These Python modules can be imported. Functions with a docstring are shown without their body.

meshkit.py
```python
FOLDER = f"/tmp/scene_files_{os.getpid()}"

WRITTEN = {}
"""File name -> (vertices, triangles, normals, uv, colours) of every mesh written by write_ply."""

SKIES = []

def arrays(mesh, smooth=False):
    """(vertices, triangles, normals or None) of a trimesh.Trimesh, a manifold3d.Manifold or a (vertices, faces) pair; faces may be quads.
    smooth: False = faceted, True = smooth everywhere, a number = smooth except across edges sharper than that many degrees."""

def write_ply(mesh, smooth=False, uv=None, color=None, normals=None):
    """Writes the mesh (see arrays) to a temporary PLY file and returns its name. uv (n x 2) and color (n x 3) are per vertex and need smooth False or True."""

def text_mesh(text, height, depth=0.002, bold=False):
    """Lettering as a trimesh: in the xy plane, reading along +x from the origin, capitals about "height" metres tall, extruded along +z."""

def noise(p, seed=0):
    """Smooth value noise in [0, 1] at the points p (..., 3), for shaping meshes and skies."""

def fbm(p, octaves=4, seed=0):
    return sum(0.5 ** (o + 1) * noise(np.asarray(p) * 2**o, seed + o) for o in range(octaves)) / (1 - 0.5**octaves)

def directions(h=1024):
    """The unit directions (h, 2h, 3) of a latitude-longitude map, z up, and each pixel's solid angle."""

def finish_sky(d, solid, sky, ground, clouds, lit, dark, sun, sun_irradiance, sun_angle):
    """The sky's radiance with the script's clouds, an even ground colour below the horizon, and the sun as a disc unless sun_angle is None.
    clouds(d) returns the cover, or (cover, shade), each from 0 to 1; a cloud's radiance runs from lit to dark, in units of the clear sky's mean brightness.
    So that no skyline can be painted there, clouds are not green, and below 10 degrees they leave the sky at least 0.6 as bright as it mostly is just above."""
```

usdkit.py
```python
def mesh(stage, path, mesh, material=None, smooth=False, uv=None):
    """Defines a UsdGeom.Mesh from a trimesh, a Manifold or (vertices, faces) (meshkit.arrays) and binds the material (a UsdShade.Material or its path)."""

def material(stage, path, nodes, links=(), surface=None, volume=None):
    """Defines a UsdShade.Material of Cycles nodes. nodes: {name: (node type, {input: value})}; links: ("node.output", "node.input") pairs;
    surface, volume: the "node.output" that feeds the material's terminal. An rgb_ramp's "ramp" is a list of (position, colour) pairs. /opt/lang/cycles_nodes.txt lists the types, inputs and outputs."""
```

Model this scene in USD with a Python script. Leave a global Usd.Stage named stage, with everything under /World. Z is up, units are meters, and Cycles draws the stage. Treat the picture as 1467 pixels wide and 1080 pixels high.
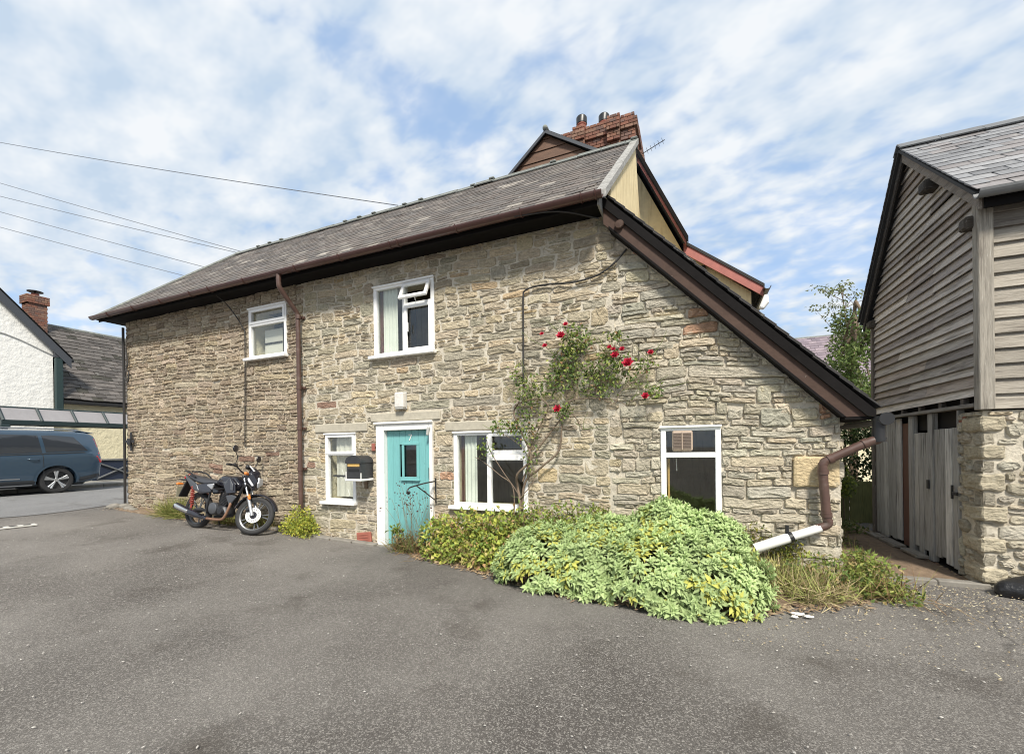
import math, random
import numpy as np, trimesh, shapely
from shapely.geometry import Polygon, box as sbox
from pxr import Usd, UsdGeom, UsdLux, UsdShade, Sdf, Gf, Vt
import usdkit, meshkit

rng = np.random.default_rng(7)
random.seed(7)
PI = math.pi
stage = Usd.Stage.CreateInMemory()
UsdGeom.SetStageUpAxis(stage, UsdGeom.Tokens.z)
world = UsdGeom.Xform.Define(stage, '/World')
stage.SetDefaultPrim(world.GetPrim())

# ---------------------------------------------------------------- camera, sky, sun
CAM = np.array([0.0, -5.821, 1.629])
F_PX, W_PX, H_PX = 611.45, 1467.0, 1080.0
YAW, ROLL, PITCH, CY = -0.4039, -0.01264, -0.0007, 641.44
fw = np.array([math.sin(YAW) * math.cos(PITCH), math.cos(YAW) * math.cos(PITCH), math.sin(PITCH)])
r0 = np.array([math.cos(YAW), -math.sin(YAW), 0.0]); u0 = np.cross(r0, fw)
RT = math.cos(ROLL) * r0 + math.sin(ROLL) * u0
UP = -math.sin(ROLL) * r0 + math.cos(ROLL) * u0
cam = UsdGeom.Camera.Define(stage, '/World/camera')
HA = 36.0
cam.CreateHorizontalApertureAttr(HA)
cam.CreateVerticalApertureAttr(HA * H_PX / W_PX)
cam.CreateFocalLengthAttr(F_PX / W_PX * HA)
cam.CreateVerticalApertureOffsetAttr((CY - H_PX / 2) / W_PX * HA)
cam.CreateClippingRangeAttr(Gf.Vec2f(0.05, 2000))
M = Gf.Matrix4d(*RT, 0, *UP, 0, *(-fw), 0, *CAM, 1)
cam.AddTransformOp().Set(M)
EXPOSURE = 1.9
cam.CreateExposureAttr(EXPOSURE)

SUN_AZ, SUN_EL = math.atan2(0.50, -0.80), math.radians(47)     # azimuth: atan2(x, y) towards the sun
SUN_I, SUN_A = 0.40, 10.0
sun = UsdLux.DistantLight.Define(stage, '/World/sun')
sun.CreateIntensityAttr(SUN_I); sun.CreateAngleAttr(SUN_A); sun.CreateNormalizeAttr(True)
sun.CreateColorAttr(Gf.Vec3f(1.0, 0.94, 0.84))
sd = np.array([math.sin(SUN_AZ) * math.cos(SUN_EL), math.cos(SUN_AZ) * math.cos(SUN_EL), math.sin(SUN_EL)])
zx = np.cross([0, 0, 1.0], sd); zx /= np.linalg.norm(zx); zy = np.cross(sd, zx)
sun.AddTransformOp().Set(Gf.Matrix4d(*zx, 0, *zy, 0, *sd, 0, 0, 0, 30, 1))

SKY_S = 0.10
CLOUD_LIT, CLOUD_DARK = (2.42, 2.52, 2.62), (1.55, 1.88, 2.28)
nodes = {
    'sky': ('sky_texture', {'sky_type': 'single_scattering', 'sun_disc': False, 'sun_elevation': SUN_EL, 'sun_rotation': SUN_AZ, 'air_density': 1.0, 'aerosol_density': 1.0, 'ozone_density': 1.5}),
    'tc': ('texture_coordinate', {}), 'xyz': ('separate_xyz', {}),
    'zz': ('math', {'math_type': 'maximum', 'value2': 0.0}), 'za': ('math', {'math_type': 'add', 'value2': 0.30}),
    'dx': ('math', {'math_type': 'divide'}), 'dy': ('math', {'math_type': 'divide'}), 'uv': ('combine_xyz', {'z': 0.0}),
    'rot': ('mapping', {'location': (3.3, 1.7, 0), 'rotation': (0, 0, 0.5), 'scale': (1.0, 1.45, 1.0)}),
    'n1': ('noise_texture', {'scale': 0.95, 'detail': 2.0, 'roughness': 0.5, 'distortion': 0.2}),
    'n2': ('noise_texture', {'scale': 11.0, 'detail': 4.0, 'roughness': 0.5, 'distortion': 0.25}),
    'n3': ('noise_texture', {'scale': 5.5, 'detail': 4.0, 'roughness': 0.55}),
    's1': ('math', {'math_type': 'multiply', 'value2': 1.5}), 's2': ('math', {'math_type': 'multiply_add', 'value2': 1.15}),
    'gm': ('mapping', {'mapping_type': 'texture', 'location': (-0.525, 0.60, 0.0), 'rotation': (0.0, 0.0, 1.18)}), 'gs': ('separate_xyz', {}),
    'gx': ('math', {'math_type': 'absolute'}), 'gy': ('math', {'math_type': 'absolute'}),
    'gxr': ('map_range', {'range_type': 'smoothstep', 'from_min': 0.02, 'from_max': 0.42, 'to_min': 0.46, 'to_max': 0.0, 'clamp': True}),
    'gyr': ('map_range', {'range_type': 'smoothstep', 'from_min': 0.0, 'from_max': 0.11, 'to_min': 1.0, 'to_max': 0.0, 'clamp': True}),
    'gap': ('math', {'math_type': 'multiply'}), 'cv2': ('math', {'math_type': 'subtract'}),
    'cov': ('map_range', {'from_min': 0.84, 'from_max': 1.30, 'to_min': 0.42, 'to_max': 1.0, 'clamp': True, 'range_type': 'smoothstep'}),
    'shade': ('map_range', {'from_min': 0.36, 'from_max': 0.66, 'clamp': True}),
    'ccol': ('mix', {'color1': CLOUD_DARK, 'color2': CLOUD_LIT}),
    'blue': ('mix', {'mix_type': 'mix', 'fac': 0.7, 'color2': (0.55, 1.05, 1.90)}),
    'mix': ('mix', {}), 'bg': ('background_shader', {'strength': SKY_S}),
}
links = [('tc.generated', 'xyz.vector'), ('xyz.z', 'zz.value1'), ('zz.value', 'za.value1'), ('xyz.x', 'dx.value1'), ('za.value', 'dx.value2'),
         ('xyz.y', 'dy.value1'), ('za.value', 'dy.value2'), ('dx.value', 'uv.x'), ('dy.value', 'uv.y'), ('uv.vector', 'rot.vector'),
         ('rot.vector', 'n1.vector'), ('rot.vector', 'n2.vector'), ('rot.vector', 'n3.vector'),
         ('n1.fac', 's1.value1'), ('n2.fac', 's2.value1'), ('s1.value', 's2.value3'), ('uv.vector', 'gm.vector'), ('gm.vector', 'gs.vector'), ('gs.x', 'gx.value1'), ('gs.y', 'gy.value1'), ('gx.value', 'gxr.value'), ('gy.value', 'gyr.value'), ('gxr.result', 'gap.value1'), ('gyr.result', 'gap.value2'), ('s2.value', 'cv2.value1'), ('gap.value', 'cv2.value2'), ('cv2.value', 'cov.value'),
         ('n3.fac', 'shade.value'), ('shade.result', 'ccol.fac'), ('sky.color', 'blue.color1'), ('blue.color', 'mix.color1'), ('ccol.color', 'mix.color2'),
         ('cov.result', 'mix.fac'), ('mix.color', 'bg.color')]
skymat = usdkit.material(stage, '/World/Looks/sky_clouds', nodes, links, surface='bg.background')
dome = UsdLux.DomeLight.Define(stage, '/World/sky')
UsdShade.MaterialBindingAPI.Apply(dome.GetPrim()).Bind(skymat)
dome.GetPrim().SetCustomDataByKey('kind', 'structure')

# ---------------------------------------------------------------- helpers
class G:
    """Collects geometry for one mesh; every add may carry its own tint."""
    def __init__(s): s.v, s.f, s.t, s.n = [], [], [], 0
    def add(s, v, f, tint=(1, 1, 1)):
        v = np.asarray(v, float).reshape(-1, 3); f = np.asarray(f, int)
        if f.shape[1] == 4: f = np.vstack([f[:, [0, 1, 2]], f[:, [0, 2, 3]]])
        t = np.asarray(tint, float)
        if t.ndim == 1: t = np.tile(t, (len(v), 1))
        s.v.append(v); s.f.append(f + s.n); s.t.append(t); s.n += len(v); return s
    def mesh(s, m, tint=(1, 1, 1)): return s.add(m.vertices, m.faces, tint)
    def box(s, x0, x1, y0, y1, z0, z1, tint=(1, 1, 1), bev=0.0, R=None, at=None):
        v, f = cbox(x0, x1, y0, y1, z0, z1, bev)
        if R is not None: v = v @ np.asarray(R).T
        if at is not None: v = v + np.asarray(at)
        return s.add(v, f, tint)
    def tube(s, pts, r, n=8, tint=(1, 1, 1), cap=True): return s.add(*tube(pts, r, n, cap), tint)
    def arr(s): return np.vstack(s.v), np.vstack(s.f), np.vstack(s.t)

_bc = {}
def cbox(x0, x1, y0, y1, z0, z1, bev=0.0):
    c = np.array([(x0 + x1) / 2, (y0 + y1) / 2, (z0 + z1) / 2]); h = np.abs(np.array([x1 - x0, y1 - y0, z1 - z0])) / 2
    sg = np.array([(i, j, k) for i in (-1, 1) for j in (-1, 1) for k in (-1, 1)], float)
    if bev <= 0:
        if 0 not in _bc: _bc[0] = trimesh.Trimesh(sg, [[0, 1, 2]], process=False).convex_hull
        m = _bc[0]; return m.vertices * h + c, m.faces
    b = min(bev, h.min() * 0.9)
    if 1 not in _bc:
        p = np.concatenate([np.where(np.eye(3)[k] > 0, sg * 1.0, sg * 0.9) for k in range(3)])
        m = trimesh.Trimesh(p, [[0, 1, 2]], process=False).convex_hull
        _bc[1] = (np.sign(m.vertices), np.abs(m.vertices) > 0.95, m.faces)
    s_, out, f = _bc[1]
    return s_ * np.where(out, h, h - b) + c, f

def tube(pts, r, n=8, cap=True):
    p = np.asarray(pts, float); k = len(p); r = np.broadcast_to(np.asarray(r, float), (k,))
    t = np.gradient(p, axis=0); t /= np.maximum(np.linalg.norm(t, axis=1, keepdims=True), 1e-9)
    a = np.array([0, 0, 1.0]) if abs(t[0, 2]) < 0.9 else np.array([1.0, 0, 0])
    V = []
    for i in range(k):
        a = a - t[i] * (a @ t[i]); a /= np.linalg.norm(a); b = np.cross(t[i], a)
        ang = np.arange(n) / n * 2 * PI
        V.append(p[i] + r[i] * (np.cos(ang)[:, None] * a + np.sin(ang)[:, None] * b))
    V = np.vstack(V); Fc = []
    for i in range(k - 1):
        for j in range(n):
            q = (j + 1) % n
            Fc += [[i * n + j, i * n + q, (i + 1) * n + q], [i * n + j, (i + 1) * n + q, (i + 1) * n + j]]
    if cap:
        V = np.vstack([V, p[0], p[-1]]); c0, c1 = len(V) - 2, len(V) - 1
        for j in range(n):
            q = (j + 1) % n
            Fc += [[c0, q, j], [c1, (k - 1) * n + j, (k - 1) * n + q]]
    return V, np.array(Fc)

def smoothpath(pts, m=6):
    p = np.asarray(pts, float)
    if len(p) < 3: return p
    q = np.vstack([2 * p[0] - p[1], p, 2 * p[-1] - p[-2]]); out = []
    for i in range(1, len(q) - 2):
        for t in np.linspace(0, 1, m, endpoint=False):
            out.append(0.5 * (2 * q[i] + (q[i + 1] - q[i - 1]) * t + (2 * q[i - 1] - 5 * q[i] + 4 * q[i + 1] - q[i + 2]) * t * t + (3 * q[i] - q[i - 1] - 3 * q[i + 1] + q[i + 2]) * t ** 3))
    return np.vstack([out, p[-1]])

def lathe(prof, n=24, axis='z', at=(0, 0, 0)):
    """prof: (radius, height) pairs."""
    prof = np.asarray(prof, float); k = len(prof); a = np.arange(n) / n * 2 * PI
    V = np.stack([np.outer(prof[:, 0], np.cos(a)), np.outer(prof[:, 0], np.sin(a)), np.repeat(prof[:, 1:2], n, 1)], -1).reshape(-1, 3)
    Fc = []
    for i in range(k - 1):
        for j in range(n):
            q = (j + 1) % n
            Fc += [[i * n + j, i * n + q, (i + 1) * n + q], [i * n + j, (i + 1) * n + q, (i + 1) * n + j]]
    if axis == 'x': V = V[:, [2, 0, 1]]
    if axis == 'y': V = V[:, [1, 2, 0]]
    return V + np.asarray(at), np.array(Fc)

def hull(balls, sub=1):
    ico = trimesh.creation.icosphere(sub)
    P = np.vstack([ico.vertices * np.asarray(r) + np.asarray(c) for c, r in balls])
    return trimesh.convex.convex_hull(P)

def extrude(poly, a, b, plane='xz'):
    """polygon in the plane, extruded along the remaining axis from a to b."""
    m = trimesh.creation.extrude_polygon(poly, b - a, engine='earcut'); v = np.array(m.vertices)
    if plane == 'xz': v = np.stack([v[:, 0], a + v[:, 2], v[:, 1]], 1)
    elif plane == 'yz': v = np.stack([a + v[:, 2], v[:, 0], v[:, 1]], 1)
    else: v = v + [0, 0, a]
    f = np.array(m.faces)
    mm = trimesh.Trimesh(v, f, process=False)
    if mm.volume < 0: f = f[:, ::-1]
    return v, f

used = {}
def path_for(name, parent):
    base = f"{parent}/{name}" if parent else f"/World/{name}"
    k = used.get(base, 0); used[base] = k + 1
    return base if k == 0 else f"{base}_{k:03d}"

def tag(prim, label=None, cat=None, group=None, kind=None):
    for k, v in (('label', label), ('category', cat), ('group', group), ('kind', kind)):
        if v: prim.SetCustomDataByKey(k, v)

def put(name, g, mat, parent=None, smooth=False, label=None, cat=None, group=None, kind=None, loc=None):
    """One Mesh prim. g: a G, (v, f) or a trimesh."""
    tint = None
    if isinstance(g, G): v, f, tint = g.arr()
    elif isinstance(g, trimesh.Trimesh): v, f = np.array(g.vertices), np.array(g.faces)
    else:
        v, f = np.asarray(g[0], float), np.asarray(g[1], int)
        if f.shape[1] == 4: f = np.vstack([f[:, [0, 1, 2]], f[:, [0, 2, 3]]])
    p = path_for(name, parent)
    if smooth is not False and smooth is not True:
        tm = trimesh.Trimesh(v, f, process=False)
        tm.merge_vertices()
        m = usdkit.mesh(stage, p, tm, MATS[mat], smooth=smooth); tint = None if tint is None or np.ptp(tint, axis=0).max() < 1e-6 else tint
        if tint is not None: raise ValueError('tint with angle')
    else:
        m = usdkit.mesh(stage, p, (v, f), MATS[mat], smooth=smooth)
        if tint is not None and np.abs(tint - 1).max() > 1e-6:
            UsdGeom.PrimvarsAPI(m).CreatePrimvar('tint', Sdf.ValueTypeNames.Color3fArray, 'vertex').Set(Vt.Vec3fArray.FromNumpy(tint.astype(np.float32)))
    m.CreateDoubleSidedAttr(True)
    if loc is not None: UsdGeom.Xformable(m).AddTranslateOp().Set(Gf.Vec3d(*loc))
    tag(m.GetPrim(), label, cat, group, kind)
    return p

def thing(name, label, cat, loc=(0, 0, 0), rotz=0.0, group=None, mat4=None):
    p = path_for(name, None); x = UsdGeom.Xform.Define(stage, p)
    if mat4 is not None: x.AddTransformOp().Set(mat4)
    else:
        x.AddTranslateOp().Set(Gf.Vec3d(*loc))
        if rotz: x.AddRotateZOp().Set(math.degrees(rotz))
    tag(x.GetPrim(), label, cat, group); return p

def dist_rank(cent, area):
    """How large a piece shows from the photograph's standpoint (used only to pick which pieces get a prim of their own)."""
    d = np.asarray(cent) - CAM; z = d @ fw; x = (d @ RT) / z
    s = np.asarray(area) / np.maximum(z, 0.5) ** 2
    return np.where((z > 0.3) & (np.abs(x) < 1.25), s, s * 1e-4)

# ---------------------------------------------------------------- materials
MATS = {}
def mat(name, color=(0.5, 0.5, 0.5), rough=0.7, metal=0.0, var=0.0, vscale=8.0, bump=0.0, bscale=40.0, bdist=0.01, tint=False, spec=0.5, coat=0.0,
        var2=None, stretch=None, transl=0.0, trans=0.0, streak=None, dirt=None):
    """A principled material: base colour x noise variation (x the mesh's tint), with fine relief."""
    n = {'p': ('principled_bsdf', {'roughness': rough, 'metallic': metal, 'specular_ior_level': spec, 'coat_weight': coat, 'transmission_weight': trans}),
         'c': ('color', {'value': color})}
    l = []; cur = 'c.color'
    n['geo'] = ('geometry', {}); src = 'geo.position'
    if stretch is not None:
        n['map'] = ('mapping', {'scale': stretch}); l.append((src, 'map.vector')); src = 'map.vector'
    if tint:
        n['at'] = ('attribute', {'attribute': 'tint'}); n['mt'] = ('mix', {'mix_type': 'multiply', 'fac': 1.0})
        l += [(cur, 'mt.color1'), ('at.color', 'mt.color2')]; cur = 'mt.color'
    if var > 0:
        n['nz'] = ('noise_texture', {'scale': vscale, 'detail': 6.0, 'roughness': 0.65}); l.append((src, 'nz.vector'))
        n['mr'] = ('map_range', {'from_min': 0.25, 'from_max': 0.75, 'to_min': 1 - var, 'to_max': 1 + var}); l.append(('nz.fac', 'mr.value'))
        n['cc'] = ('combine_color', {}); l += [('mr.result', 'cc.r'), ('mr.result', 'cc.g'), ('mr.result', 'cc.b')]
        n['mv'] = ('mix', {'mix_type': 'multiply', 'fac': 1.0}); l += [(cur, 'mv.color1'), ('cc.color', 'mv.color2')]; cur = 'mv.color'
    for i, d in enumerate(dirt or []):      # (colour, scale, threshold low, high, amount[, stretch])
        sc = d[5] if len(d) > 5 else None; s2 = 'geo.position'
        if sc is not None:
            n[f'dm{i}'] = ('mapping', {'scale': sc}); l.append((s2, f'dm{i}.vector')); s2 = f'dm{i}.vector'
        n[f'dn{i}'] = ('noise_texture', {'scale': d[1], 'detail': 7.0, 'roughness': 0.6}); l.append((s2, f'dn{i}.vector'))
        n[f'dr{i}'] = ('map_range', {'from_min': d[2], 'from_max': d[3], 'to_min': 0.0, 'to_max': d[4], 'clamp': True}); l.append((f'dn{i}.fac', f'dr{i}.value'))
        n[f'dx{i}'] = ('mix', {'color2': d[0]}); l += [(cur, f'dx{i}.color1'), (f'dr{i}.result', f'dx{i}.fac')]; cur = f'dx{i}.color'
    l.append((cur, 'p.base_color'))
    if bump > 0:
        n['bn'] = ('noise_texture', {'scale': bscale, 'detail': 8.0, 'roughness': 0.65}); l.append((src, 'bn.vector'))
        n['b'] = ('bump', {'strength': bump, 'distance': bdist}); l += [('bn.fac', 'b.height'), ('b.normal', 'p.normal')]
    surf = 'p.BSDF'
    if transl > 0:
        n['tr'] = ('translucent_bsdf', {}); n['mx'] = ('mix_closure', {'fac': transl})
        l += [(cur, 'tr.color'), ('p.BSDF', 'mx.closure1'), ('tr.BSDF', 'mx.closure2')]; surf = 'mx.closure'
    MATS[name] = usdkit.material(stage, f'/World/Looks/{name}', n, l, surface=surf)

mat('stone', (1.36, 1.31, 1.22), 0.95, var=0.34, vscale=13, bump=1.0, bscale=13, bdist=0.045, tint=True, spec=0.15, stretch=(1.7, 1.7, 3.0),
    dirt=[((0.58, 0.55, 0.44), 12, 0.60, 0.70, 0.5), ((0.12, 0.105, 0.085), 7, 0.66, 0.78, 0.4)])
mat('mortar', (0.52, 0.475, 0.39), 0.95, var=0.28, vscale=14, bump=1.0, bscale=45, bdist=0.015, spec=0.2, dirt=[((0.24, 0.20, 0.15), 2.2, 0.52, 0.66, 0.6)])
mat('lintel_stone', (0.40, 0.37, 0.30), 0.9, var=0.15, vscale=12, bump=0.5, bscale=60, bdist=0.006, spec=0.25)
mat('slate', (1.10, 1.03, 0.97), 0.66, var=0.22, vscale=14, bump=0.5, bscale=60, bdist=0.004, tint=True, spec=0.4,
    dirt=[((0.30, 0.30, 0.27), 7, 0.62, 0.70, 0.55), ((0.42, 0.42, 0.40), 34, 0.66, 0.72, 0.6)])
mat('roof_deck', (0.03, 0.03, 0.03), 0.9)
mat('ridge', (0.17, 0.18, 0.17), 0.85, var=0.3, vscale=10, bump=0.5, bscale=50, dirt=[((0.28, 0.30, 0.24), 12, 0.5, 0.7, 0.6)])
mat('render_yellow', (0.74, 0.62, 0.38), 0.9, var=0.14, vscale=6, bump=0.35, bscale=30, spec=0.2,
    dirt=[((0.40, 0.29, 0.13), 3.0, 0.5, 0.7, 0.6, (5.0, 5.0, 0.5))])
mat('render_cream', (0.72, 0.66, 0.47), 0.9, var=0.07, vscale=5, bump=0.8, bscale=6, bdist=0.05, spec=0.2)
mat('render_white', (0.78, 0.77, 0.73), 0.9, var=0.05, vscale=4, bump=0.8, bscale=5, bdist=0.05, spec=0.2)
mat('white_frame', (0.80, 0.80, 0.79), 0.35, var=0.04, vscale=20, dirt=[((0.45, 0.43, 0.38), 15, 0.66, 0.75, 0.4)])
mat('white_paint', (0.76, 0.75, 0.72), 0.5, var=0.06, vscale=12, bump=0.25, bscale=60, bdist=0.003, dirt=[((0.35, 0.31, 0.25), 18, 0.64, 0.72, 0.5)])
mat('turquoise', (0.16, 0.40, 0.40), 0.45, var=0.10, vscale=9, bump=0.35, bscale=30, bdist=0.003, stretch=(6, 6, 0.5), dirt=[((0.09, 0.22, 0.22), 14, 0.63, 0.7, 0.6, (4, 4, 0.7))])
mat('lead_white', (0.27, 0.265, 0.25), 0.85, var=0.5, vscale=18, bump=0.6, bscale=40)
mat('brown_plastic', (0.060, 0.026, 0.021), 0.32, var=0.2, vscale=6)
mat('brown_pipe', (0.085, 0.048, 0.038), 0.42, var=0.25, vscale=7, dirt=[((0.16, 0.13, 0.11), 9, 0.55, 0.7, 0.5)])
mat('black_wood', (0.008, 0.007, 0.007), 0.85, spec=0.15, var=0.3, vscale=8, bump=0.4, bscale=30)
mat('brown_barge', (0.066, 0.040, 0.030), 0.7, spec=0.25, var=0.25, vscale=6, bump=0.4, bscale=22, dirt=[((0.40, 0.36, 0.32), 16, 0.70, 0.74, 0.7), ((0.03, 0.02, 0.02), 3, 0.55, 0.7, 0.5)])
mat('red_barge', (0.32, 0.105, 0.085), 0.6, var=0.2, vscale=8, dirt=[((0.5, 0.45, 0.4), 25, 0.69, 0.73, 0.6)])
mat('brown_boards', (0.115, 0.062, 0.038), 0.7, var=0.3, vscale=5, bump=0.5, bscale=25, stretch=(1, 6, 6))
mat('brick', (1, 1, 1), 0.9, var=0.25, vscale=18, bump=0.6, bscale=60, bdist=0.006, tint=True, spec=0.2, dirt=[((0.10, 0.08, 0.07), 6, 0.6, 0.75, 0.5)])
mat('brick_mortar', (0.33, 0.28, 0.23), 0.95, var=0.2, vscale=12)
mat('terracotta', (0.30, 0.10, 0.07), 0.7, var=0.2, vscale=10)
mat('black_metal', (0.014, 0.014, 0.015), 0.4, var=0.2, vscale=10)
mat('iron_black', (0.015, 0.015, 0.017), 0.5)
mat('barn_wood', (1, 1, 1), 0.85, var=0.35, vscale=6, bump=0.8, bscale=16, bdist=0.008, tint=True, stretch=(1, 1, 12), spec=0.25)
def woodmat(name, stretch, base=(1, 1, 1), amt=0.35):
    mat(name, base, 0.86, var=amt, vscale=5, bump=0.9, bscale=14, bdist=0.008, tint=True, stretch=stretch, spec=0.2,
        dirt=[((0.055, 0.042, 0.034), 3.2, 0.52, 0.68, 0.6, tuple(0.5 * s for s in stretch)), ((0.50, 0.48, 0.44), 8, 0.60, 0.70, 0.6, stretch), ((0.03, 0.025, 0.02), 40, 0.70, 0.74, 0.8)])
woodmat('wood_along_x', (0.9, 14, 14)); woodmat('wood_along_y', (14, 0.9, 14)); woodmat('wood_along_z', (14, 14, 0.9))
mat('rust_board', (0.105, 0.045, 0.030), 0.7, var=0.25, vscale=6, stretch=(8, 8, 1), bump=0.4, bscale=20)
mat('green_fence', (0.20, 0.21, 0.085), 0.85, var=0.3, vscale=5, stretch=(9, 9, 1), bump=0.5, bscale=20)
mat('dark_inside', (0.02, 0.018, 0.016), 0.9)
mat('curtain', (0.66, 0.68, 0.60), 0.9, var=0.08, vscale=6)
mat('blind', (0.58, 0.56, 0.48), 0.8)
mat('fan_beige', (0.40, 0.31, 0.24), 0.5)
mat('fan_dark', (0.16, 0.12, 0.095), 0.6)
mat('grey_plastic', (0.45, 0.45, 0.43), 0.4, var=0.1, vscale=12)
mat('lamp_white', (0.62, 0.60, 0.56), 0.35, var=0.15, vscale=20)
mat('yellow_label', (0.50, 0.32, 0.10), 0.6, var=0.25, vscale=60)
mat('box_black', (0.030, 0.031, 0.033), 0.45, var=0.3, vscale=15, dirt=[((0.3, 0.3, 0.3), 30, 0.70, 0.74, 0.6)])
mat('cable', (0.02, 0.018, 0.017), 0.6)
mat('wire', (0.13, 0.14, 0.16), 0.6)
mat('bark', (0.17, 0.125, 0.085), 0.9, var=0.35, vscale=20, bump=0.6, bscale=50)
mat('bark_rose', (0.155, 0.115, 0.08), 0.8, var=0.35, vscale=16)
mat('leaf', (1, 1, 1), 0.55, tint=True, transl=0.28, spec=0.35)
mat('sage_leaf', (1, 1, 1), 0.75, tint=True, transl=0.22, spec=0.25)
mat('petal', (0.50, 0.025, 0.06), 0.6, var=0.25, vscale=40, transl=0.2)
mat('straw', (1, 1, 1), 0.85, tint=True, transl=0.15, spec=0.2)
mat('soil', (0.19, 0.135, 0.09), 0.95, var=0.35, vscale=14, bump=1.0, bscale=40, bdist=0.02, dirt=[((0.20, 0.135, 0.085), 26, 0.54, 0.66, 0.7)])
mat('kerb_stone', (0.21, 0.195, 0.17), 0.9, var=0.25, vscale=10, bump=0.6, bscale=60, dirt=[((0.07, 0.075, 0.04), 4, 0.55, 0.7, 0.5)])
mat('petal_litter', (1, 1, 1), 0.8, tint=True)
mat('tyre', (0.022, 0.022, 0.023), 0.75, var=0.3, vscale=25, bump=0.3, bscale=120)
mat('rim_grey', (0.13, 0.135, 0.14), 0.4, metal=0.4)
mat('alloy', (0.62, 0.63, 0.64), 0.28, metal=0.85)
mat('alloy_dark', (0.03, 0.03, 0.032), 0.4)
mat('chrome', (0.70, 0.70, 0.70), 0.22, metal=0.95)
mat('disc_steel', (0.70, 0.69, 0.66), 0.45, metal=0.15)
mat('bike_black', (0.014, 0.014, 0.020), 0.16, coat=0.6)
mat('bike_grey', (0.10, 0.105, 0.115), 0.35, metal=0.5)
mat('bike_silver', (0.45, 0.46, 0.48), 0.35, metal=0.6)
mat('engine', (0.035, 0.036, 0.04), 0.45, metal=0.5, var=0.3, vscale=20)
mat('seat', (0.035, 0.037, 0.044), 0.5, bump=0.2, bscale=200)
mat('exhaust_brown', (0.30, 0.17, 0.11), 0.45, metal=0.6, var=0.3, vscale=12)
mat('spring_red', (0.30, 0.045, 0.03), 0.45)
mat('amber', (0.65, 0.20, 0.04), 0.25)
mat('lens_clear', (0.55, 0.57, 0.60), 0.12, coat=0.8)
mat('plate_yellow', (0.30, 0.28, 0.20), 0.5)
mat('car_blue', (0.042, 0.075, 0.115), 0.26, metal=0.35, coat=1.0)
mat('car_trim', (0.025, 0.028, 0.032), 0.5)
mat('car_silver', (0.40, 0.42, 0.45), 0.3, metal=0.8)
mat('car_glass', (0.028, 0.032, 0.038), 0.06, spec=0.8)
mat('tail_red', (0.45, 0.012, 0.015), 0.15, coat=0.8)
mat('shelter_green', (0.016, 0.030, 0.032), 0.4)
mat('shelter_panel', (0.24, 0.23, 0.235), 0.3, var=0.12, vscale=3)
mat('navy_panel', (0.014, 0.022, 0.045), 0.5)
mat('downpipe_green', (0.018, 0.038, 0.038), 0.5)
mat('grey_barge', (0.055, 0.060, 0.070), 0.5)
mat('purple_tile', (1, 1, 1), 0.8, var=0.15, vscale=10, tint=True)
mat('pavement', (0.22, 0.215, 0.20), 0.9, var=0.2, vscale=5)
mat('drain_white', (0.55, 0.54, 0.50), 0.7, var=0.2, vscale=20)
mat('gutter_grey', (0.12, 0.125, 0.13), 0.55, var=0.25, vscale=6)
mat('sack_black', (0.012, 0.012, 0.013), 0.3, bump=0.6, bscale=9, bdist=0.03)
mat('hopper_grey', (0.11, 0.11, 0.11), 0.6, var=0.2, vscale=8)

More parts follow.
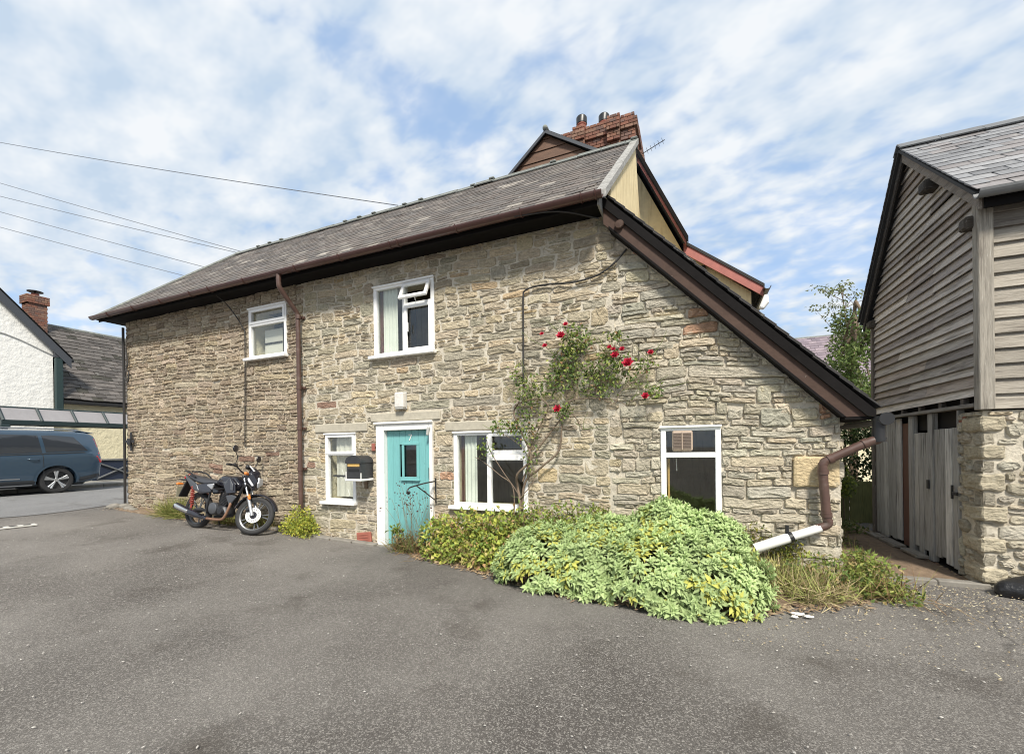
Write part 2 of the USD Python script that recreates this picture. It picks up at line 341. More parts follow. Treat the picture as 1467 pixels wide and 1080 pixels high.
# panes: mostly transparent, reflective by fresnel
MATS['pane'] = usdkit.material(stage, '/World/Looks/pane', {
    'f': ('layer_weight', {'blend': 0.5}), 'pw': ('math', {'math_type': 'power', 'value2': 4.0}), 'ma': ('math', {'math_type': 'multiply_add', 'value2': 0.85, 'value3': 0.05}),
    't': ('transparent_bsdf', {'color': (0.95, 0.965, 0.96)}), 'g': ('glossy_bsdf', {'color': (1, 1, 1), 'roughness': 0.02}), 'm': ('mix_closure', {})},
    [('f.facing', 'pw.value1'), ('pw.value', 'ma.value1'), ('ma.value', 'm.fac'), ('t.BSDF', 'm.closure1'), ('g.BSDF', 'm.closure2')], surface='m.closure')

# tarmac: dark binder, pale grit, worn paler lanes and dark stains
def tarmac(name, dark, mid, grit, gscale):
    n = {'geo': ('geometry', {}),
         'big': ('noise_texture', {'scale': 0.42, 'detail': 4.0, 'roughness': 0.55}), 'bm': ('map_range', {'from_min': 0.36, 'from_max': 0.64, 'clamp': True}),
         'base': ('mix', {'color1': dark, 'color2': mid}),
         'spk': ('voronoi_texture', {'scale': gscale}), 'sr': ('separate_color', {}), 'sm': ('map_range', {'from_min': 0.55, 'from_max': 1.0, 'to_min': 0.0, 'to_max': 0.75, 'clamp': True}),
         'm2': ('mix', {'color2': grit}),
         'fine': ('noise_texture', {'scale': 170.0, 'detail': 3.0}), 'fm': ('map_range', {'from_min': 0.3, 'from_max': 0.7, 'to_min': 0.55, 'to_max': 1.4}),
         'fc': ('combine_color', {}), 'm3': ('mix', {'mix_type': 'multiply', 'fac': 1.0}),
         'st': ('noise_texture', {'scale': 1.3, 'detail': 6.0, 'roughness': 0.6}), 'stm': ('map_range', {'from_min': 0.56, 'from_max': 0.72, 'to_min': 0.0, 'to_max': 0.55, 'clamp': True}),
         'm4': ('mix', {'color2': (0.045, 0.036, 0.028)}),
         'pn': ('voronoi_texture', {'scale': 17.0, 'randomness': 1.0}), 'pm': ('map_range', {'from_min': 0.075, 'from_max': 0.095, 'to_min': 0.8, 'to_max': 0.0, 'clamp': True}),
         'm5': ('mix', {'color2': (0.34, 0.32, 0.28)}),
         'cw': ('noise_texture', {'scale': 2.5, 'detail': 3.0}), 'cm': ('mix_vector', {'fac': 0.22}), 'cv': ('voronoi_texture', {'feature': 'distance_to_edge', 'scale': 0.42}), 'cr': ('map_range', {'from_min': 0.0, 'from_max': 0.005, 'to_min': 0.5, 'to_max': 0.0, 'clamp': True}), 'cmask': ('noise_texture', {'scale': 0.55, 'detail': 2.0}), 'cmr': ('map_range', {'from_min': 0.56, 'from_max': 0.66, 'clamp': True}), 'cmul': ('math', {'math_type': 'multiply'}), 'm6': ('mix', {'color2': (0.025, 0.022, 0.02)}),
         'bn': ('noise_texture', {'scale': 95.0, 'detail': 5.0, 'roughness': 0.7}), 'b': ('bump', {'strength': 0.9, 'distance': 0.011}),
         'p': ('principled_bsdf', {'roughness': 0.88, 'specular_ior_level': 0.35})}
    l = [('geo.position', x + '.vector') for x in ('big', 'spk', 'fine', 'st', 'pn', 'bn')]
    l += [('big.fac', 'bm.value'), ('bm.result', 'base.fac'), ('spk.color', 'sr.color'), ('sr.r', 'sm.value'), ('sm.result', 'm2.fac'), ('base.color', 'm2.color1'),
          ('fine.fac', 'fm.value'), ('fm.result', 'fc.r'), ('fm.result', 'fc.g'), ('fm.result', 'fc.b'), ('m2.color', 'm3.color1'), ('fc.color', 'm3.color2'),
          ('st.fac', 'stm.value'), ('stm.result', 'm4.fac'), ('m3.color', 'm4.color1'), ('pn.distance', 'pm.value'), ('pm.result', 'm5.fac'), ('m4.color', 'm5.color1'),
          ('geo.position', 'cw.vector'), ('geo.position', 'cm.a'), ('cw.color', 'cm.b'), ('cm.result', 'cv.vector'), ('cv.distance', 'cr.value'), ('geo.position', 'cmask.vector'), ('cmask.fac', 'cmr.value'), ('cr.result', 'cmul.value1'), ('cmr.result', 'cmul.value2'), ('cmul.value', 'm6.fac'), ('m5.color', 'm6.color1'), ('m6.color', 'p.base_color'), ('bn.fac', 'b.height'), ('b.normal', 'p.normal')]
    MATS[name] = usdkit.material(stage, f'/World/Looks/{name}', n, l, surface='p.BSDF')
tarmac('tarmac_yard', (0.082, 0.074, 0.067), (0.172, 0.160, 0.146), (0.31, 0.29, 0.265), 120.0)
tarmac('tarmac_road', (0.15, 0.15, 0.152), (0.20, 0.20, 0.20), (0.27, 0.265, 0.26), 120.0)

# ---------------------------------------------------------------- ground
ZX = np.array([-400, -16, -12.5, -10, -7.5, -6.3, -5, 400.0]); ZZ = np.array([0.47, 0.47, 0.33, 0.23, 0.17, 0.06, 0.0, 0.0])
def zg(x): return np.interp(x, ZX, ZZ)
gx = np.unique(np.concatenate([np.linspace(-400, -30, 12), np.linspace(-30, 6, 181), np.linspace(6, 400, 12)]))
gy = np.unique(np.concatenate([np.linspace(-400, -8, 10), np.linspace(-8, 8, 81), np.linspace(8, 400, 12)]))
XX, YY = np.meshgrid(gx, gy, indexing='ij')
ZG = zg(XX) + 0.012 * (meshkit.fbm(np.stack([XX * 0.7, YY * 0.7, XX * 0], -1), 3, 5) - 0.5) * (np.abs(XX) < 30)
ni, nj = XX.shape; idx = np.arange(ni * nj).reshape(ni, nj)
fq = np.stack([idx[:-1, :-1], idx[1:, :-1], idx[1:, 1:], idx[:-1, 1:]], -1).reshape(-1, 4)
put('ground', (np.stack([XX, YY, ZG], -1).reshape(-1, 3), fq), 'tarmac_yard', smooth=True, kind='structure')
def sheet(name, x0, x1, y0, y1, dz, matn, nx=20, ny=40, wob=0.0, kind='structure'):
    a, b = np.meshgrid(np.linspace(0, 1, nx), np.linspace(0, 1, ny), indexing='ij')
    Y = y0 + (y1 - y0) * b
    X1 = x1 + wob * (meshkit.fbm(np.stack([Y * 0.6, Y * 0, Y * 0], -1), 3, 9) - 0.5)
    X = x0 + (X1 - x0) * a
    Z = zg(X) + 0.012 * (meshkit.fbm(np.stack([X * 0.7, Y * 0.7, X * 0], -1), 3, 5) - 0.5) + dz
    i = np.arange(nx * ny).reshape(nx, ny); q = np.stack([i[:-1, :-1], i[1:, :-1], i[1:, 1:], i[:-1, 1:]], -1).reshape(-1, 4)
    return put(name, (np.stack([X, Y, Z], -1).reshape(-1, 3), q), matn, smooth=True, kind=kind)
sheet('road', -18.3, -13.05, -60, 60, 0.010, 'tarmac_road', 24, 600, wob=1.0)
sheet('pavement', -22.5, -18.45, -60, 60, 0.11, 'pavement', 6, 80)
g = G()
for k in range(40): g.box(-18.45, -18.32, -20 + k, -20 + k + 0.985, 0.30, 0.585, bev=0.012)
put('roadside_kerb', g, 'kerb_stone', kind='structure')
# strip of soil along the wall and at the bed, and the trodden earth of the alley
def patch(name, outline, height, matn, seed, step=0.07, base=0.008):
    P = Polygon(outline).buffer(0.05).buffer(-0.05); x0, y0, x1, y1 = P.bounds
    xs, ys = np.arange(x0, x1 + step, step), np.arange(y0, y1 + step, step)
    A, B = np.meshgrid(xs, ys, indexing='ij'); pts = shapely.points(A, B)
    ins = shapely.distance(pts, P.exterior) * np.where(shapely.contains(P, pts), 1, -1)
    Z = zg(A) + base + height * np.clip(ins / 0.35, -0.3, 1) * (0.55 + 0.9 * meshkit.fbm(np.stack([A * 4, B * 4, A * 0], -1), 4, seed))
    i = np.arange(A.size).reshape(A.shape); q = np.stack([i[:-1, :-1], i[1:, :-1], i[1:, 1:], i[:-1, 1:]], -1).reshape(-1, 4)
    keep = (ins > -0.06).ravel(); q = q[keep[q].all(1)]; uq, inv = np.unique(q, return_inverse=True)
    put(name, (np.stack([A, B, Z], -1).reshape(-1, 3)[uq], inv.reshape(q.shape)), matn, smooth=True, kind='structure')
patch('alley_earth', [(1.45, 0.62), (2.98, 0.66), (2.98, 7.5), (1.45, 7.5)], 0.06, 'soil', 3)
patch('planting_bed', [(-3.8, 0.02), (-4.1, -0.42), (-3.4, -0.62), (-2.3, -0.9), (-1.2, -1.2), (0.3, -1.2), (1.0, -0.72), (1.75, -0.3), (1.9, 0.6), (1.5, 0.7), (1.5, 0.02)], 0.10, 'soil', 4)
patch('soil_strip', [(-12.6, 0.02), (-12.6, -0.35), (-9.5, -0.42), (-6.2, -0.20), (-5.3, -0.12), (-5.3, 0.02)], 0.035, 'soil', 6)
g = G(); xs = np.linspace(-8.3, -4.95, 8)
for a, b in zip(xs[:-1], xs[1:]):
    z = zg((a + b) / 2); ang = math.atan2(zg(b) - zg(a), b - a)
    R = [[math.cos(ang), 0, -math.sin(ang)], [0, 1, 0], [math.sin(ang), 0, math.cos(ang)]]
    yy = np.interp((a + b) / 2, [-8.3, -4.95], [-0.26, -0.13])
    g.box(-(b - a) / 2 + 0.006, (b - a) / 2 - 0.006, -0.05, 0.09, -0.1, 0.045, bev=0.015, R=R, at=((a + b) / 2, yy, z))
put('wall_kerb', g, 'kerb_stone', kind='structure')
g = G()
for k in range(3): g.box(1.62 + 0.46 * k, 1.62 + 0.46 * k + 0.452, 0.53 + 0.015 * k, 0.65 + 0.015 * k, -0.1, 0.055, bev=0.012)
put('alley_kerb', g, 'kerb_stone', kind='structure')
#PART2
# ---------------------------------------------------------------- the stone cottage
HOUSE = thing('stone_cottage', 'long rubble-stone cottage with slate roof, turquoise door and lean-to end on the right', 'cottage', loc=(0, 0, 0))
XL, XR = -12.58, 1.5
def clip_z(x): return np.where(np.asarray(x) < -1.08, 4.75, np.minimum(4.75, 4.60 - (np.asarray(x) + 1.09) * 1.04))
OPEN = {'w1': (-5.03, -3.81, 3.19, 4.40), 'w2': (-8.19, -7.13, 3.45, 4.47), 'll': (-6.18, -5.47, 0.69, 1.93), 'door': (-4.99, -3.86, -0.3, 2.08), 'mid': (-3.48, -2.24, 0.72, 1.89), 'right': (-0.40, 0.30, 0.55, 1.88)}
LINT = {'ll': (-6.42, -5.20, 1.94, 2.10), 'door': (-5.12, -3.72, 2.09, 2.24), 'mid': (-3.62, -2.10, 1.90, 2.05)}
wallpoly = Polygon([(XL, -0.4), (XR, -0.4), (XR, float(clip_z(XR))), (-1.07, 4.58), (-1.07, 4.76), (XL, 4.76)])
for o in OPEN.values(): wallpoly = wallpoly.difference(sbox(o[0], o[2], o[1], o[3]))
g = G()
for (x0, x1, yy) in ((XL - 1, -6.75, 0.014), (-6.75, -0.97, 0.0), (-0.97, XR + 1, 0.016)):
    for pp in getattr(wallpoly.intersection(sbox(x0, -1, x1, 9)), 'geoms', [wallpoly.intersection(sbox(x0, -1, x1, 9))]):
        if pp.geom_type == 'Polygon': g.add(*extrude(pp, yy, 0.42))
WALL = put('wall', g.arr()[:2], 'mortar', HOUSE, label='front wall of coursed rubble stone set in pale mortar')

PAL = {'L': [((0.29, 0.25, 0.20), 4), ((0.26, 0.225, 0.18), 4), ((0.325, 0.285, 0.23), 3), ((0.24, 0.205, 0.165), 2), ((0.285, 0.24, 0.18), 2), ((0.205, 0.17, 0.135), 1)],
       'M': [((0.345, 0.31, 0.245), 4), ((0.315, 0.285, 0.225), 4), ((0.285, 0.27, 0.225), 2.5), ((0.365, 0.32, 0.24), 2.5), ((0.265, 0.235, 0.19), 1.2), ((0.265, 0.25, 0.205), 1.2), ((0.35, 0.285, 0.195), 0.4)],
       'R': [((0.385, 0.365, 0.31), 4), ((0.36, 0.335, 0.28), 4), ((0.335, 0.325, 0.285), 3), ((0.39, 0.355, 0.28), 2), ((0.325, 0.31, 0.27), 1.6), ((0.27, 0.25, 0.21), 1.2)]}
def pick(p):
    c, w = zip(*PAL[p]); return np.array(c[rng.choice(len(c), p=np.array(w) / sum(w))]) * rng.uniform(0.88, 1.12) * rng.uniform(0.98, 1.02, 3)

def warp(u, v):
    p = np.stack([u * 0.9, v * 0.9, u * 0], -1)
    return 0.12 * (meshkit.fbm(p, 3, 21) - 0.5), 0.15 * (meshkit.fbm(p, 3, 22) - 0.5) + 0.025 * (meshkit.fbm(p * 5, 2, 23) - 0.5)

def stone_geo(poly, depth, tint, rough=0.0055, sink=-0.03):
    """poly n x 2 (u, v) -> vertices (u, out, v), faces, tint. A split-faced block: sunk foot, chipped arris, uneven face."""
    n = len(poly); c = poly.mean(0)
    size = np.ptp(poly, axis=0).min()
    ins = np.clip(1 - 0.016 / max(size, 0.05) * 1.3, 0.65, 0.93)
    r1 = poly; r2 = c + (poly - c) * (ins + 1) / 2; r3 = c + (poly - c) * ins * 0.92; r4 = c + (poly - c) * 0.45
    tilt = rng.normal(0, 0.06, 2)
    def out(r, d): return d + ((r - c) @ tilt) * 0.5 + rng.normal(0, rough, n)
    V = np.vstack([np.c_[r1[:, 0], np.full(n, sink), r1[:, 1]], np.c_[r2[:, 0], np.maximum(out(r2, depth * 0.62), 0.001), r2[:, 1]],
                   np.c_[r3[:, 0], out(r3, depth), r3[:, 1]], np.c_[r4[:, 0], out(r4, depth * 1.05), r4[:, 1]],
                   [[c[0], depth + rng.normal(0, rough), c[1]]]])
    F = []
    for k in range(3):
        for j in range(n):
            q = (j + 1) % n; a = k * n; b = (k + 1) * n
            F += [[a + j, a + q, b + q], [a + j, b + q, b + j]]
    for j in range(n): F.append([3 * n + j, 3 * n + (j + 1) % n, 4 * n])
    return V, np.array(F), np.tile(tint, (len(V), 1))

def block(x0, x1, z0, z1, gap=0.008, irr=1.0):
    """An irregular block outline filling the cell."""
    w, h = x1 - x0, z1 - z0; m = min(w, h)
    cr = rng.uniform(0.12, 0.42, 4) * m * irr
    cr2 = rng.uniform(0.10, 0.34, 4) * m * irr
    x0, x1, z0, z1 = x0 + gap, x1 - gap, z0 + gap, z1 - gap
    jit = lambda s: rng.uniform(-1, 1) * s
    P = []
    e = 0.10 * h * irr
    nx = 2 if w > 0.16 else 1
    # bottom, right, top, left
    P.append((x0 + cr[0], z0 + jit(e * .4)))
    for k in range(nx): P.append((x0 + w * (k + 1) / (nx + 1) + jit(w * .08), z0 + max(jit(e), -gap)))
    P.append((x1 - cr[1], z0 + jit(e * .4)))
    P.append((x1 + jit(.006) * irr, z0 + cr2[1])); P.append((x1 + jit(.006) * irr, z1 - cr2[2]))
    P.append((x1 - cr[2], z1 + jit(e * .4)))
    for k in range(nx): P.append((x1 - w * (k + 1) / (nx + 1) + jit(w * .08), z1 + min(jit(e), gap)))
    P.append((x0 + cr[3], z1 + jit(e * .4)))
    P.append((x0 + jit(.006) * irr, z1 - cr2[3])); P.append((x0 + jit(.006) * irr, z0 + cr2[0]))
    return np.array(P)

def rubble(x0, x1, z0, z1, hmin, hmax, asp, edge, holes, clip=None, meet=None):
    """Cells of a rubble wall laid in uneven courses; stones that stand taller than a course block the next one."""
    cells, z, blocked = [], z0, []
    while z < z1 - 0.02:
        h = rng.uniform(hmin, hmax) * (1.25 if rng.random() < 0.15 else 1.0)
        if z + h > z1 - 0.04: h = z1 - z
        a, b = x0 + rng.uniform(-edge, edge), x1 + rng.uniform(-edge, edge)
        if edge == 0: a, b = x0, x1
        if meet is not None:
            near = [c[0] for c in meet if c[2] < z + h and c[3] > z and c[0] < x1 + 1.2]
            b = min(near) if near else x1
        x = a; nb = []
        while x < b - 0.01:
            hit = [q for q in blocked if q[0] - 1e-6 <= x < q[1] - 1e-6]
            if hit: x = hit[0][1]; continue
            nxt = min([q[0] for q in blocked if q[0] > x + 1e-6] + [b])
            w = h * rng.uniform(*asp) * (1.5 if rng.random() < 0.12 else 1.0)
            if nxt - (x + w) < 0.07: w = nxt - x
            r = rng.random()
            if r < 0.09 and w < 0.34 and z + 1.9 * h < z1:
                hh = h * 1.95 if False else h + rng.uniform(hmin, hmax)
                cells.append((x, x + w, z, z + hh)); nb.append((x, x + w, z + hh))
            elif r < 0.22 and h > 0.085:
                s = rng.uniform(0.38, 0.62); cells += [(x, x + w, z, z + h * s)]
                if w > 0.3: t = x + w * rng.uniform(.35, .65); cells += [(x, t, z + h * s, z + h), (t, x + w, z + h * s, z + h)]
                else: cells += [(x, x + w, z + h * s, z + h)]
            else: cells.append((x, x + w, z, z + h))
            x += w
        z2 = z + h
        blocked = [(q[0], q[1]) for q in nb if q[2] > z2 + 0.02]
        z = z2
    out = []
    for c in cells:
        c = list(c)
        for (a, b, lo, hi) in holes:
            if c[0] < b and c[1] > a and c[2] < hi and c[3] > lo:
                ov = [(c[1] - a, 1, a), (b - c[0], 0, b), (c[3] - lo, 3, lo), (hi - c[2], 2, hi)]
                wgt = [ov[0][0] / (c[1] - c[0]), ov[1][0] / (c[1] - c[0]), ov[2][0] / (c[3] - c[2]), ov[3][0] / (c[3] - c[2])]
                k = int(np.argmin(wgt)); c[ov[k][1]] = ov[k][2]
        if c[1] - c[0] < 0.035 or c[3] - c[2] < 0.028: continue
        if clip is not None:
            top = float(max(clip(c[0]), clip(c[1])))
            if c[3] > top: c[3] = top
            if c[3] - c[2] < 0.03: continue
        out.append(tuple(c))
    return out

holes = [OPEN[k] for k in OPEN] + [LINT[k] for k in LINT]
stones = []           # (V, F, T, centre, area)
def lay(cells, pal, dmin, dmax, irr, gap, sink=-0.03):
    for c in cells:
        P = block(*c, gap=gap * rng.uniform(0.6, 1.5), irr=irr)
        du, dv = warp(P[:, 0], P[:, 1]); near = np.ones(len(P))
        for (a, b, lo, hi) in holes:
            dx = np.maximum(np.maximum(a - P[:, 0], P[:, 0] - b), 0); dz = np.maximum(np.maximum(lo - P[:, 1], P[:, 1] - hi), 0)
            near = np.minimum(near, np.clip((np.hypot(dx, dz) - 0.02) / 0.25, 0, 1))
        near = np.minimum(near, np.clip((XR - P[:, 0]) / 0.2, 0, 1)); near = np.minimum(near, np.clip((P[:, 0] - XL) / 0.2, 0, 1))
        P = P + np.c_[du * near, dv * near]
        P[:, 1] = np.minimum(P[:, 1], clip_z(P[:, 0]) + 0.01)
        V, Fc, T = stone_geo(P, rng.uniform(dmin, dmax), pick(pal), sink=sink)
        V[:, 1] *= -1
        stones.append((V, Fc[:, ::-1], T, V.mean(0), np.ptp(P[:, 0]) * np.ptp(P[:, 1])))
cR = rubble(-0.95, XR, -0.3, 4.62, 0.05, 0.155, (1.6, 4.8), 0.14, holes + [(1.02, 1.5, 1.12, 1.50), (1.5, 3, -1, 9)], clip_z)
cM = rubble(-6.75, -0.95, -0.3, 4.76, 0.07, 0.14, (1.7, 4.6), 0.15, holes, clip_z, cR)
cL = rubble(XL, -6.75, -0.1, 4.76, 0.055, 0.12, (1.8, 4.8), 0.0, holes, clip_z, cM)
lay(cL, 'L', 0.006, 0.026, 0.75, 0.0024, -0.035); lay(cM, 'M', 0.005, 0.020, 0.75, 0.0042); lay(cR, 'R', 0.006, 0.030, 0.62, 0.0020, -0.04)
# stones one can single out: dressed quoins by the pipe, slabs, reused bricks, a red stone
special = [((1.04, 1.495, 1.13, 1.49), (0.47, 0.39, 0.26), 0.045, 0.25, 'large dressed sandstone quoin behind the brown pipe')]
for c, t, d, irr, lab in special:
    V, Fc, T = stone_geo(block(*c, gap=0.004, irr=irr), d, np.array(t), rough=0.002); V[:, 1] *= -1
    put('stone', (lambda g: g.add(V, Fc[:, ::-1], T))(G()), 'stone', WALL, label=lab)
def retint(x, z, col, rad=0.16):
    for k, s in enumerate(stones):
        if abs(s[3][0] - x) < rad and abs(s[3][2] - z) < rad * 0.6: s[2][:] = np.array(col) * rng.uniform(0.9, 1.1)
for x, z, r in [(-0.62, 4.05, .07), (-0.2, 3.6, .08), (0.05, 3.25, .10), (0.15, 3.1, .08), (0.95, 2.30, .08), (1.3, 2.02, .09), (1.42, 1.95, .08), (-3.6, 1.15, .07)]: retint(x, z, (0.33, 0.215, 0.155), r)
for x, z in [(-6.1, 2.45), (-6.6, 1.72), (-6.5, 1.30), (-8.4, 1.45), (-9.2, 1.25), (-7.6, 1.6), (-10.0, 1.1)]: retint(x, z, (0.20, 0.135, 0.11), 0.10)
rank = np.argsort(-dist_rank(np.array([s[3] for s in stones]), np.array([s[4] for s in stones])))
rest = G()
for k, i in enumerate(rank):
    s = stones[i]
    if k < 298: put('stone', G().add(s[0], s[1], s[2]), 'stone', WALL)
    else: rest.add(s[0], s[1], s[2])
put('small_stones', rest, 'stone', WALL, kind='stuff')
# quoin faces round the right corner (the return of the wall into the alley)
put('side_wall', cbox(1.08, 1.5, 0.42, 4.4, -0.3, 1.9), 'mortar', HOUSE)
rc = G()
for c in rubble(0.03, 4.3, -0.1, 1.88, 0.10, 0.2, (1.3, 3.0), 0.05, []):
    V, Fc, T = stone_geo(block(*c), rng.uniform(0.02, 0.045), pick('R')); rc.add(np.c_[1.5 + V[:, 1], V[:, 0], V[:, 2]], Fc[:, ::-1], T)
put('side_stones', rc, 'stone', HOUSE, kind='stuff')
put('end_wall', cbox(XL, XL + 0.42, 0.42, 4.4, -0.3, 4.72), 'mortar', HOUSE)
put('back_wall', cbox(XL, 1.08, 4.4, 4.8, -0.3, 4.72), 'mortar', HOUSE)
put('floor', cbox(XL + 0.42, 1.08, 0.42, 4.4, 0.02, 0.06), 'dark_inside', HOUSE)
put('floor', cbox(XL + 0.42, 1.08, 0.42, 4.4, 2.5, 2.7), 'dark_inside', HOUSE)
for k in LINT:
    a, b, lo, hi = LINT[k]; put('lintel', cbox(a, b, -0.028, 0.05, lo + 0.004, hi - 0.004, 0.012), 'lintel_stone', HOUSE)

# ---- roofs
EZ, EY, RY, RZ = 4.80, -0.42, 2.2, 7.12       # eave height and y, ridge y and height
HX0, HX1, RXE = -12.92, -1.02, -0.90          # eave ends, ridge right end
HIPX = -11.65
deck = G(); dk = np.array([[HX0, EY, EZ], [HX1, EY, EZ], [RXE, RY, RZ], [HIPX, RY, RZ], [HX0, 4.82, EZ], [-1.6, 4.82, EZ]])
dn = dk - [0, 0, 0.05]
deck.add(np.vstack([dk, dn]), [[0, 1, 2], [0, 2, 3], [3, 2, 5], [3, 5, 4], [0, 3, 4], [6, 8, 7], [6, 9, 8], [9, 11, 8], [9, 10, 11], [6, 10, 9], [0, 6, 7], [0, 7, 1], [1, 7, 8], [1, 8, 2], [2, 8, 11], [2, 11, 5], [4, 5, 11], [4, 11, 10], [0, 4, 10], [0, 10, 6]])
ROOF = put('roof', deck, 'roof_deck', HOUSE, label='slate roof with hipped left end')
def slates(origin, ud, vd, U, V, inside, w, ex, pal, thick=0.009, lift=0.016, jit=0.006, first=300):
    ud, vd = np.asarray(ud, float), np.asarray(vd, float); nd = np.cross(ud, vd); nd /= np.linalg.norm(nd)
    if nd[2] < 0: nd = -nd
    out = []; rows = int(math.ceil(V / ex))
    for r in range(rows):
        v0 = r * ex; off = (0.5 if r % 2 else 0) * w
        u = -off
        while u < U:
            ww = w * rng.uniform(0.93, 1.07) - 0.004; a, b = u, u + ww
            mid = (a + b) / 2
            lo, hi = inside(v0)
            lo2, hi2 = inside(v0 + ex)
            a, b = max(a, min(lo, lo2 if lo2 > lo else lo)), min(b, hi)
            if b - a > 0.06:
                l = min(ex * 1.9, V - v0 + 0.02); sag = rng.uniform(-jit, jit); tw = rng.normal(0, 0.006)
                q = []
                for (uu, vv, hh) in ((a, v0 - 0.01 + sag + tw, lift), (b, v0 - 0.01 + sag - tw, lift + rng.normal(0, 0.003)), (b, v0 + l, 0.002), (a, v0 + l, 0.002)):
                    q.append(np.asarray(origin) + ud * uu + vd * vv + nd * (hh + 0.004))
                q = np.array(q); V8 = np.vstack([q + nd * thick, q])
                f8 = [[0, 1, 2], [0, 2, 3], [4, 6, 5], [4, 7, 6], [0, 4, 5], [0, 5, 1], [1, 5, 6], [1, 6, 2], [3, 7, 4], [3, 4, 0]]
                c, wt = pal; t = np.array(c[rng.choice(len(c), p=wt)]) * rng.uniform(0.84, 1.16)
                out.append((V8, np.array(f8), np.tile(t, (8, 1)), V8.mean(0), (b - a) * ex))
            u += w
    return out
def put_slates(sl, parent, name, stuff, first=300):
    order = np.argsort(-dist_rank(np.array([s[3] for s in sl]), np.array([s[4] for s in sl]))); rest = G()
    for k, i in enumerate(order):
        if k < first: put(name, G().add(*sl[i][:3]), 'slate', parent)
        else: rest.add(*sl[i][:3])
    if rest.n: put(stuff, rest, 'slate', parent, kind='stuff')
SPAL = ([(0.105, 0.098, 0.092), (0.118, 0.106, 0.098), (0.092, 0.087, 0.084), (0.145, 0.136, 0.124), (0.24, 0.23, 0.21)], [0.36, 0.30, 0.2, 0.11, 0.03])
vlen = math.hypot(RY - EY, RZ - EZ); vd = np.array([0, RY - EY, RZ - EZ]) / vlen
def ins_main(v):
    t = v / vlen; return (HIPX - HX0) * t, (HX1 - HX0) + (RXE - HX1) * t
sl = slates((HX0, EY, EZ), (1, 0, 0), vd, 12.1, vlen - 0.04, ins_main, 0.27, 0.165, SPAL)
put_slates(sl, ROOF, 'slate', 'small_slates')
# pale mortared verge, ridge tiles
g = G(); vb = np.array([HX1, EY, EZ]); ve = np.array([RXE, RY, RZ])
for k in range(9):
    a, b = vb + (ve - vb) * (k / 9 + 0.003), vb + (ve - vb) * ((k + 1) / 9); o = rng.normal(0, .004)
    q = np.array([a + [-.09, 0, .062 + o], a + [.035, 0, .062 + o], b + [.035, 0, .062 + o], b + [-.09, 0, .062 + o]])
    g.add(np.vstack([q, q - [0, 0, 0.10]]), [[0, 1, 2], [0, 2, 3], [4, 6, 5], [4, 7, 6], [0, 4, 5], [0, 5, 1], [1, 5, 6], [1, 6, 2], [2, 6, 7], [2, 7, 3], [3, 7, 4], [3, 4, 0]])
put('verge', g, 'lead_white', HOUSE)
x = HIPX
while x < RXE - 0.1:
    L = min(0.44, RXE + 0.02 - x); g = G()
    for s in (-1, 1):
        a = math.radians(41) * s; R = np.array([[1, 0, 0], [0, math.cos(a), -math.sin(a)], [0, math.sin(a), math.cos(a)]])
        g.box(0, L - 0.012, -0.085 - 0.085 * s + 0.085, 0.085 - 0.085 * s + 0.085 - 0.085, 0, 0.018, R=R) if False else g.box(0, L - 0.01, min(0, -0.15 * s), max(0, -0.15 * s), 0.0, 0.02, R=R)
    g.tube([(0, 0, 0.012), (L - 0.01, 0, 0.012)], 0.026, 7)
    if rng.random() < 0.5: g.box(L - 0.12, L, -0.07, 0.07, 0.0, 0.036, bev=0.012)
    v, f, t = g.arr(); v = v + [x, RY, RZ + 0.045 + rng.normal(0, 0.006)]
    put('ridge_tile', (v, f), 'ridge', HOUSE); x += L
g = G(); p0, p1 = np.array([HX0, EY, EZ + .03]), np.array([HIPX, RY, RZ + .05]); g.tube([p0, p1], 0.04, 8); put('hip_capping', g, 'ridge', HOUSE)
# eaves: black boxed soffit, fascia, brown gutter with brackets, downpipe
put('soffit', cbox(XL - 0.3, -1.10, -0.36, 0.02, 4.745, 4.775), 'black_wood', HOUSE)
put('fascia', cbox(XL - 0.3, -1.09, -0.385, -0.362, 4.70, 4.80, 0.006), 'black_wood', HOUSE)
def halfpipe(x0, x1, y, z, r, n=10):
    a = np.linspace(PI, 2 * PI, n); o = np.stack([np.cos(a) * r, np.sin(a) * r], 1); i = o[::-1] * (1 - 0.012 / r)
    poly = Polygon(np.vstack([o, i])); m = trimesh.creation.extrude_polygon(poly, x1 - x0, engine='earcut'); v = np.array(m.vertices)
    return np.stack([x0 + v[:, 2], y + v[:, 0], z + v[:, 1]], 1), np.array(m.faces)
GUT = put('gutter', halfpipe(-12.95, -1.02, -0.475, 4.80, 0.068), 'brown_plastic', HOUSE)
for x in (-12.2, -11.2, -10.2, -9.2, -8.62, -7.62, -6.30, -5.3, -4.27, -4.12, -3.1, -2.1, -1.28, -1.1):
    g = G(); a = np.linspace(PI - .1, 2 * PI + .1, 12); g.tube(np.stack([np.full(12, x), -0.475 + np.cos(a) * .072, 4.80 + np.sin(a) * .072], 1), 0.011, 6)
    put('bracket', g, 'brown_plastic', GUT)
g = G(); g.tube(smoothpath([(-6.74, -0.475, 4.76), (-6.74, -0.475, 4.60), (-6.74, -0.44, 4.50), (-6.72, -0.20, 4.24), (-6.715, -0.115, 4.12), (-6.71, -0.11, 3.9)], 5), 0.042, 12)
g.tube([(-6.71, -0.11, 3.95), (-6.69, -0.11, 0.30)], 0.040, 12)
for z in (4.05, 2.75, 2.0, 1.25): g.tube([(-6.70, -0.11, z), (-6.70, -0.11, z + 0.07)], 0.049, 12); g.box(-6.78, -6.62, -0.06, -0.02, z + .01, z + .055, bev=.004)
put('downpipe', g, 'brown_pipe', HOUSE, smooth=40, label='dark brown downpipe between the upper windows')

